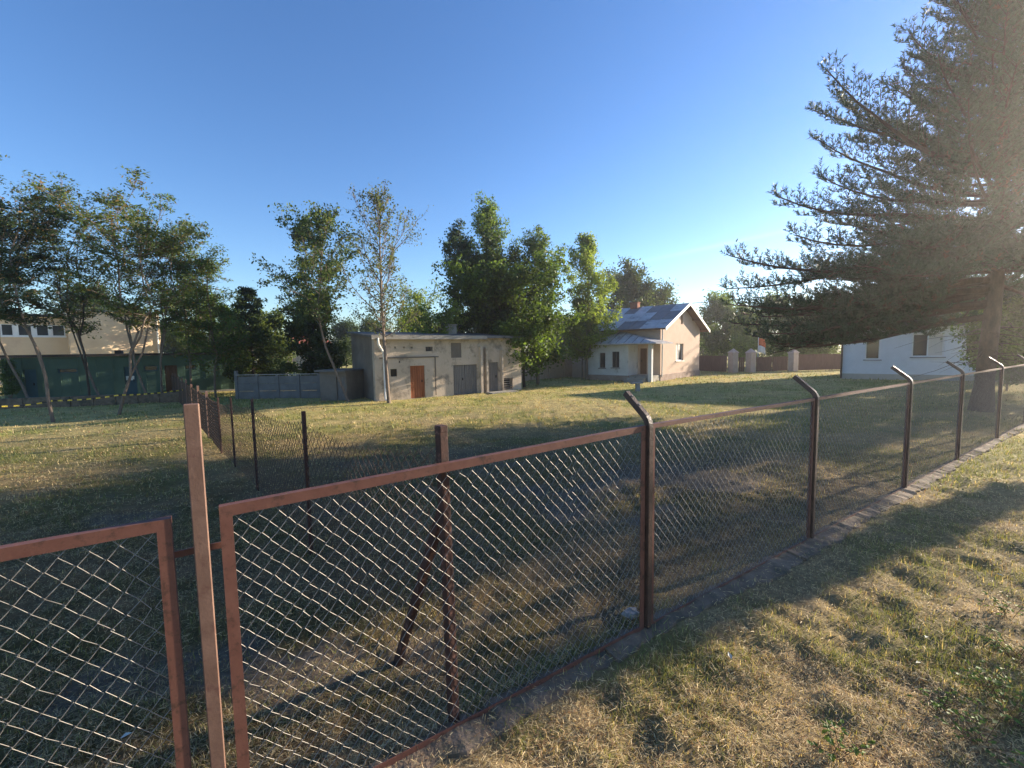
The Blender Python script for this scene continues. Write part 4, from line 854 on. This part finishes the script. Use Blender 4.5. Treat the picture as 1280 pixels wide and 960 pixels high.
tr_(388, 29, 290, 2.6, 124, 'airy_tree', 'airy tree with layered foliage rising behind the dark bushy tree at the outhouse', cb=.35, kind='column', nl=40, leaves=6500, size=.10, col=BL, flat=.4, sig=.2, warm=(.13, .14, .03))
b_ = G(438, 503); tree('slender_tree', 'slender tree with curving pale trunk in front of the shed end wall', 'tree', b_[:2], Ht(432, b_[1], 276), 2.5, cb=.42, kind='column', nl=40, leaves=5200, size=.085, col=(.055, .085, .035), seed=125, r=.07, bend=(-.75, 0), flat=.45, sig=.2, warm=(.16, .18, .04))
b_ = G(486, 504); tree('bare_tree', 'tall straight sparsely leaved tree standing before the shed left of the rust red door', 'tree', b_[:2], Ht(480, b_[1], 250), 2.7, cb=.33, kind='column', nl=54, leaves=3400, size=.07, col=(.07, .085, .035), seed=126, r=.10, flat=.9, sig=.12, up_el=(20, 50), wob=.008, tw=9, bend=(-.1, 0), curve=.8)
tr_(525, 31, 372, 2.4, 127, 'airy_tree', 'sparse low tree rising behind the shed roof right of the bare tree', cb=.35, kind='round', nl=36, leaves=3000, size=.09, col=LT, sig=.2)
tr_(548, 26.2, 404, 2.2, 128, 'leafy_bush', 'bright green bush hanging over the shed roof beside its chimney', cb=.55, kind='round', nl=22, leaves=2600, size=.10, col=LT, sig=.2, flat=.5)
tr_(574, 28.5, 288, 2.1, 129, 'airy_tree', 'narrow dark airy tree behind the shed chimney', cb=.38, kind='column', nl=34, leaves=5000, size=.10, col=BL, sig=.18, flat=.6)
tr_(615, 30, 268, 3.3, 130, 'leafy_tree', 'tallest light green tree behind the right end of the shed', cb=.3, kind='column', nl=56, leaves=12000, size=.10, col=(.08, .125, .038), sig=.20, cvar=.45, up_el=(25, 60))
tr_(672, 30, 308, 2.9, 131, 'leafy_tree', 'light green tree just right of and behind the tallest one', cb=.3, kind='column', nl=40, leaves=8000, size=.10, col=(.078, .12, .036), sig=.19, up_el=(25, 60))
tr_(617, 28.3, 332, 3.0, 132, 'broadleaf_tree', 'dense dark broadleaf tree hanging over the right half of the shed roof', cb=.33, kind='round', nl=54, leaves=19000, size=.13, col=DK, sig=.3, m_bark='darkbark', cvar=.4)
tr_(655, 27.2, 344, 3.4, 133, 'broadleaf_tree', 'dense green broadleaf tree at the right end of the shed with two low trunks', cb=.13, kind='round', nl=54, leaves=19000, size=.13, col=(.060, .098, .022), sig=.3, forks=1, m_bark='darkbark', cvar=.45, up_el=(-5, 40))
tr_(733, 33, 304, 2.9, 134, 'leafy_tree', 'bright yellow green tall tree just left of the gabled house', cb=.15, kind='column', nl=56, leaves=14000, size=.10, col=(.14, .19, .04), sig=.19, cvar=.4, up_el=(25, 60))
tr_(728, 33.2, 385, 1.8, 135, 'leafy_tree', 'low yellow green tree in front of the dark end of the gabled house', cb=.3, kind='round', nl=30, leaves=6000, size=.12, col=(.12, .17, .04), sig=.26)
tr_(786, 52, 354, 4.0, 136, 'oak_tree', 'dark rounded tree behind the chimney of the gabled house', cb=.2, nl=44, leaves=12000, size=.20, col=DK, sig=.5, m_bark='darkbark')
tr_(818, 56, 374, 3.4, 137, 'oak_tree', 'lower dark rounded tree peeping over the gabled house roof ridge', cb=.2, nl=40, leaves=9000, size=.20, col=DK, sig=.45, m_bark='darkbark')
tr_(905, 54, 384, 3.4, 138, 'leafy_tree', 'dark green tree beyond the board fence right of the gabled house', cb=.12, nl=44, leaves=12000, size=.19, col=MD, sig=.45)
tr_(930, 48, 392, 2.0, 139, 'leafy_tree', 'bright green tree lit by the sun behind the middle gate pillar', cb=.1, kind='column', nl=40, leaves=8000, size=.15, col=(.14, .20, .035), sig=.3)
tr_(968, 50, 385, 3.4, 140, 'leafy_tree', 'green tree beyond the wide brown gate', cb=.1, nl=40, leaves=11000, size=.18, col=MD, sig=.45)
tr_(1024, 47, 388, 3.2, 141, 'leafy_tree', 'shadowed tree behind the fence left of the white house', cb=.1, nl=40, leaves=10000, size=.17, col=OL, sig=.45)
tr_(1262, 21, 395, 2.2, 142, 'leafy_bush', 'bright bush beside the fence right of the pine trunk', cb=.1, nl=34, leaves=9000, size=.10, col=(.10, .14, .04), sig=.28)
tr_(1298, 18, 372, 2.6, 143, 'leafy_bush', 'darker bush at the right edge beyond the fence', cb=.1, nl=34, leaves=9000, size=.10, col=MD, sig=.28)
tr_(237, 44.5, 376, 3.2, 145, 'airy_tree', 'airy tree beyond the green building right of the yellow block', cb=.25, kind='round', nl=40, leaves=9000, size=.14, col=OL, sig=.28, flat=.4)
# climbing shrub at the left corner of the green building
tr_(9, 22.6, 452, .45, 144, 'clipped_shrub', 'narrow columnar shrub at the left corner of the green building', cb=.02, kind='column', nl=40, leaves=4500, size=.06, col=MD, sig=.12)
# far belt of trees along the horizon, copied
def copy_tree(src, loc, sc, rz, label, group):
    c = src.copy(); COL.objects.link(c); c.location = loc; c.scale = (sc, sc, sc*.9); c.rotation_euler = (0, 0, rz); c['label'] = label; c['group'] = group; c['category'] = 'tree'
    for ch_ in src.children:
        d = ch_.copy(); COL.objects.link(d); d.parent = c
    return c
far_src = tree('distant_tree', 'distant tree in the dark belt along the horizon', 'tree', (-60., 62.), 9.5, 5.2, cb=.08, nl=44, leaves=9000, size=.28, col=DK, sig=.7, seed=150, m_bark='darkbark', group='distant tree belt')
rs = random.Random(9); bpy.context.view_layer.update()
far_src['label'] = 'distant tree glimpsed above the roof of the set back yellow wall at far left'
for px, ad in ((214, 'distant tree just right of the yellow block, low behind the slender trees'), (247, 'distant tree behind the yellowish green airy tree'), (277, 'distant tree directly behind the bushy tree at the green building end'), (302, 'distant tree in the gap left of the spruce like tree'),
    (432, 'distant tree behind the upper left corner of the long shed'), (468, 'distant tree behind the shed between the curving trunk and the bare trunk'), (520, 'distant tree low behind the sparse tree at the shed roof'), (560, 'distant tree behind the shed chimney'), (600, 'distant tree hidden low behind the dense dark broadleaf tree'),
    (690, 'distant tree above the pale wall beside the broadleaf tree'), (715, 'distant tree low behind the left end of the gabled house'), (850, 'distant tree hidden behind the gabled house chimney side'), (884, 'distant tree just right of the gabled house eave'), (1010, 'distant tree under the lowest left pine boughs'), (1235, 'distant tree right of the pine trunk')):
    Yd = 60+rs.uniform(-6, 12); q_ = pos(px, Yd); copy_tree(far_src, (q_[0], q_[1], 0), rs.uniform(.55, .8), rs.uniform(0, 6), ad, 'distant tree belt')
# two small conifers on the verge, just outside the picture, whose shadows fall across it
tree('small_spruce', 'small spruce on the grass verge beyond the right edge', 'tree', (14.2, 9.75), 4.2, .34, cb=.40, kind='cone', nl=34, leaves=3000, size=.08, col=DK, seed=160, up_el=(0, 20), sig=.14, m_bark='darkbark')
tree('small_shrub', 'leafy shrub on the verge just past the lower right corner', 'shrub', (9.3, 5.45), 1.9, .42, cb=.1, kind='round', nl=30, leaves=3500, size=.05, col=MD, seed=161, sig=.12)

# ------------------------------------------------------------------ the big pine
def pine():
    rg = np.random.default_rng(77); b_ = G(1226, 513); bx, by = b_[0], b_[1]; H = Ht(1200, by, -30); t_ = thing('pine_tree', (bx, by, 0), 'huge dark spreading pine with upturned tips standing by the fence before the white house', 'tree')
    T = []; tr = [np.array([bx+.12*math.sin(f*5), by+.1*math.cos(f*4)-.1, -.2+(H+.2)*f]) for f in np.linspace(0, 1, 14)]
    out = MB(); out.tube(tr, [.24*(1-f)**.8+.03+(.10*max(0, 1-f*14)) for f in np.linspace(0, 1, 14)], 12, caps=False)
    tips = []; sec0 = []; sec1 = []
    def Lleft(h):
        return float(np.interp(h, [2.2, 3.0, 4.4, 5.8, 7.3, 8.6, 10.1, 12.0, 13.8, 15.5], [6.3, 8.4, 8.9, 8.3, 7.9, 7.1, 6.0, 4.1, 2.2, .6]))
    nb_ = 0
    hs = np.concatenate([np.arange(3.2, 5.6, .42), np.arange(5.65, H-.4, .48)])
    for i_, h in enumerate(hs):
        nbr = (13 if h < 5.4 else 9) if h < 9 else 6
        for k in range(nbr):
            az = i_*1.1+k*2*math.pi/nbr+rg.normal(0, .16)
            ca, sa = math.cos(az), math.sin(az)                                   # ca -1: left, sa -1: toward the verge
            w_ = (.5 if sa > 0 else .28)+((.62 if ca > 0 else 1.0)-(.5 if sa > 0 else .28))*abs(ca)**(1.3 if (h < 5.6 and ca < 0) else 3)
            Ln = Lleft(h)*w_*rg.uniform(.55 if h > 5.4 else .72, 1.04)
            if Ln < .4 or (h < 4.75 and sa < -.12) or (h < 4.4 and ca > -.35): continue
            el = R_(np.interp(h, [3.2, 6, 11, 15], [-9, 6, 24, 48])+rg.normal(0, 5)); a = np.array([bx, by, h+rg.normal(0, .1)])
            n_ = 9; d = np.array([ca*math.cos(el), sa*math.cos(el), math.sin(el)]); pts = [a]; st = Ln/n_
            for j in range(n_):
                f = j/n_; d = d+np.array([0, 0, (-.05 if f < .45 and h < 7 else .075)])+rg.normal(0, .05, 3); d /= np.linalg.norm(d); pts.append(pts[-1]+d*st)
            r0_ = .018+.0125*Ln; out.tube(pts, [r0_*(1-.85*q/n_) for q in range(n_+1)], 5, caps=False)
            ns_ = int(5+Ln*3.6)
            for q in range(ns_):
                f = .16+.84*(q+.5)/ns_; jj = min(n_-1, int(f*n_)); s_ = pts[jj]+(pts[jj+1]-pts[jj])*(f*n_-jj); dd = pts[jj+1]-pts[jj]; dd /= np.linalg.norm(dd)
                sd_ = np.cross(dd, (0, 0, 1)); sd_ /= np.linalg.norm(sd_); sgn = 1 if q % 2 else -1
                v = dd*.75+sd_*sgn*rg.uniform(.5, 1.0)+np.array([0, 0, rg.uniform(-.35, .6)]); v /= np.linalg.norm(v)
                sl_ = (.42+.34*Ln*(1-f))*rg.uniform(.6, 1.25); sl_ = min(sl_, 2.2); m1 = s_+v*sl_*.5; v2 = v+np.array([0, 0, .30]); v2 /= np.linalg.norm(v2); e_ = m1+v2*sl_*.5
                sec0 += [s_, m1]; sec1 += [m1, e_]; 
                nt_ = max(3, int(sl_/.12))
                for u in range(nt_):
                    g_ = (u+.6)/nt_; c_ = s_+(m1-s_)*min(1, g_*2) if g_ < .5 else m1+(e_-m1)*(g_*2-1); sgn2 = 1 if u % 2 else -1
                    sv = np.cross(v, (0, 0, 1)); sv /= np.linalg.norm(sv)+1e-6
                    dv = v*.6+sv*sgn2*.7*(1 if u < nt_-1 else 0)+np.array([0, 0, rg.uniform(.2, 1.2)+(.8 if u == nt_-1 else 0)]); dv /= np.linalg.norm(dv); tl = rg.uniform(.18, .36)
                    tips.append((c_, dv, tl))
            tips.append((pts[-1], np.array([ca*.3, sa*.3, .95]), .42)); tips.append((pts[-1], np.array([ca*.8, sa*.8, .5]), .35)); tips.append((pts[-2], np.array([ca*.5, sa*.5, .9]), .34))
    tips.append((tr[-1], np.array([0, 0, 1.]), .7))
    for k in range(26):                                                           # bare dead twigs below the crown
        az = rg.uniform(0, 6.3); a = np.array([bx, by, rg.uniform(1.6, 3.2)]); out.tube(polyjit(rg, a, (math.cos(az), math.sin(az), -.05), rg.uniform(.8, 3.0), 5, -.25, .13), [.016, .013, .01, .008, .006, .003], 4, caps=False)
    S0 = np.array(sec0); S1 = np.array(sec1); V, Fx = sticks(S0, S1, .011, .006, 3)
    trunk = out.build('trunk', M['pinebark'], t_, smooth=True); tw_ = link('twigs', npmesh('twigs', V, Fx, o=org(t_)), M['pinebark'], t_); tw_['kind'] = 'stuff'
    A = np.array([c for c, _, _ in tips]); D = np.array([d for _, d, _ in tips]); D /= np.linalg.norm(D, axis=1)[:, None]; Lt = np.array([l for _, _, l in tips])
    # shoots: woody sticks plus needles
    nn = 19; N = len(A); f = rg.random((N, nn)); Bp = A[:, None]+D[:, None]*(f*Lt[:, None])[..., None]
    rd = rg.normal(0, 1, (N, nn, 3)); rd -= (rd*D[:, None]).sum(2)[..., None]*D[:, None]; rd /= np.linalg.norm(rd, axis=2)[..., None]+1e-9
    nd = rd*.8+D[:, None]*.75; nd /= np.linalg.norm(nd, axis=2)[..., None]; ln = rg.uniform(.09, .17, (N, nn, 1))
    tip = Bp+nd*ln; sdv = np.cross(nd, rg.normal(0, 1, (N, nn, 3))); sdv /= np.linalg.norm(sdv, axis=2)[..., None]+1e-9; sdv *= .0145
    V = np.stack([Bp-sdv, Bp+sdv, tip], 2).reshape(-1, 3); Fx = np.arange(len(V)).reshape(-1, 3)
    v = rg.random((N, 1, 1, 1)); v2 = rg.random((N, nn, 1, 1)); c = np.array([.044, .074, .036])*(.65+.5*v+.4*v2); c = np.broadcast_to(c, (N, nn, 3, 3)) if c.shape[2] == 1 else c
    c = np.where((v > .965), np.array([.12, .075, .04]), c)
    o = link('needles', npmesh('needles', V, Fx, np.ascontiguousarray(np.broadcast_to(c, (N, nn, 3, 3))).reshape(-1, 3), o=org(t_)), M['needle'], t_); o['kind'] = 'stuff'
    print('pine tips', N, 'tris', len(Fx))
pine()
#---MARK_DETAILS---

# ------------------------------------------------------------------ small things on the ground
def weed(x, y, seed, lab, sc=1):
    rg = np.random.default_rng(seed); z0 = float(terrain(np.array([x]), np.array([y]))[0]); t_ = thing('weed', (x, y, z0), lab, 'weed', 'broad leaved weeds at the lower right'); mb = MB()
    V = []; Fq = []; Cc = []
    for k in range(int(15*sc)):
        az = rg.uniform(0, 6.28); el = rg.uniform(.5, 1.35); L_ = rg.uniform(.09, .22)*sc; d = np.array([math.cos(az)*math.cos(el), math.sin(az)*math.cos(el), math.sin(el)]); p0 = np.array([x, y, z0])+rg.normal(0, .02, 3)*[1, 1, 0]; pts = polyjit(rg, p0, d, L_, 4, -.35, .08)
        mb.tube(pts, .0018, 3, caps=False)
        for q in (2, 3, 4, 4):
            c = pts[q]; a2 = rg.uniform(0, 6.28); ll = rg.uniform(.018, .034); t = np.array([math.cos(a2), math.sin(a2), rg.uniform(-.2, .5)]); t /= np.linalg.norm(t); s_ = np.cross(t, (0, 0, 1)); s_ /= np.linalg.norm(s_); nr = np.cross(s_, t)
            b0 = len(V); V += [c, c+t*ll*.35+s_*ll*.38+nr*.004, c+t*ll*.8+s_*ll*.3, c+t*ll*1.25-nr*.006, c+t*ll*.8-s_*ll*.3, c+t*ll*.35-s_*ll*.38+nr*.004, c+t*ll*.6-nr*.004]
            Fq += [(b0, b0+1, b0+6), (b0+1, b0+2, b0+6), (b0+2, b0+3, b0+6), (b0+3, b0+4, b0+6), (b0+4, b0+5, b0+6), (b0+5, b0, b0+6)]; cc = np.array([.14, .22, .055])*rg.uniform(.7, 1.5); Cc += [cc]*7
    mb.build('stems', M['brownwood'], t_); link('leaves', npmesh('leaves', V, Fq, np.array(Cc), o=org(t_)), M['leaf'], t_)
for k, (px, py, sc, lab) in enumerate(((1262, 905, 1.6, 'largest broad leaved weed in the lower right corner of the grass'), (1236, 868, 1.3, 'leafy weed just above the lower right corner'), (1272, 830, 1.3, 'weed at the right edge of the photo above the shadowed corner'), (1225, 935, 1.2, 'weed at the bottom edge left of the largest weed'), (1170, 885, .9, 'small weed on the lit grass left of the shadowed corner'), (1045, 948, 1.1, 'green weed at the bottom edge in the middle of the verge'), (1255, 775, 1.0, 'small weed at the right edge above the others'))):
    g_ = G(px, py); weed(g_[0], g_[1], 200+k, lab, sc)
rl = random.Random(3)
for k, (px, py, lab) in enumerate(((912, 828, 'pale curled dead leaf on the grass near the middle of the verge'), (1148, 833, 'pale dead leaf on the right part of the verge'), (1250, 718, 'bright dead leaf close to the right edge of the verge'), (1158, 802, 'pale leaf lying above the other one at right'), (918, 634, 'white scrap inside the yard behind the second panel'), (158, 922, 'white pebble like scrap behind the left panel'))):
    g_ = G(px, py); z0 = float(terrain(np.array([g_[0]]), np.array([g_[1]]))[0])+.03; a2 = rl.uniform(0, 6.28); t = np.array([math.cos(a2), math.sin(a2), .25]); s_ = np.array([-math.sin(a2), math.cos(a2), .1]); c = np.array([g_[0], g_[1], z0]); ll = .032
    mb = MB(); mb.add([c-t*ll, c-t*ll*.2+s_*ll*.5+np.array([0, 0, .008]), c+t*ll, c-t*ll*.2-s_*ll*.5+np.array([0, 0, .008]), c+np.array([0, 0, -.003])], [(0, 1, 4), (1, 2, 4), (2, 3, 4), (3, 0, 4)])
    o = mb.build('dead_leaf', M['dryleaf'], None, loc=tuple(c)); tag(o, lab, 'leaf', 'pale dead leaves on the grass')
def stone(px, py, r_, seed, lab):
    g_ = G(px, py); rg = np.random.default_rng(seed); mb = MB(); vs = []; n_ = 8
    for j in range(5):
        ph = math.pi*j/4
        for k in range(n_):
            a = 2*math.pi*k/n_; q = r_*(1+rg.uniform(-.18, .18)); vs.append(g_+np.array([math.cos(a)*math.sin(ph)*q*1.3, math.sin(a)*math.sin(ph)*q, math.cos(ph)*q*.6+r_*.3]))
    fs = [(j*n_+k, j*n_+(k+1) % n_, (j+1)*n_+(k+1) % n_, (j+1)*n_+k) for j in range(4) for k in range(n_)]
    o = mb.add(vs, fs).build('stone', M['stone'], None, loc=tuple(g_)); tag(o, lab, 'stone')
stone(789, 770, .07, 5, 'grey stone lying inside the fence at the foot of the first bent arm post')

# scattering volume added to stand in for lens glare near the sun
hz = bpy.data.materials.new('flare_veil'); hz.use_nodes = True; nn_ = hz.node_tree.nodes; nn_.remove(nn_['Principled BSDF'])
pv_ = nn_.new('ShaderNodeVolumePrincipled'); pv_.inputs['Color'].default_value = (.97, .94, .92, 1); pv_.inputs['Density'].default_value = .00115; pv_.inputs['Anisotropy'].default_value = .72
hz.node_tree.links.new(pv_.outputs[0], nn_['Material Output'].inputs['Volume'])
mb = MB(); x0, x1, y0, y1, z0, z1 = -660, 660, -160, 830, -1.2, 21; mb.hexa([(x0, y0, z0), (x1, y0, z0), (x1, y1, z0), (x0, y1, z0), (x0, y0, z1), (x1, y0, z1), (x1, y1, z1), (x0, y1, z1)])
ho = mb.build('glare_haze', hz); tag(ho, kind='stuff')
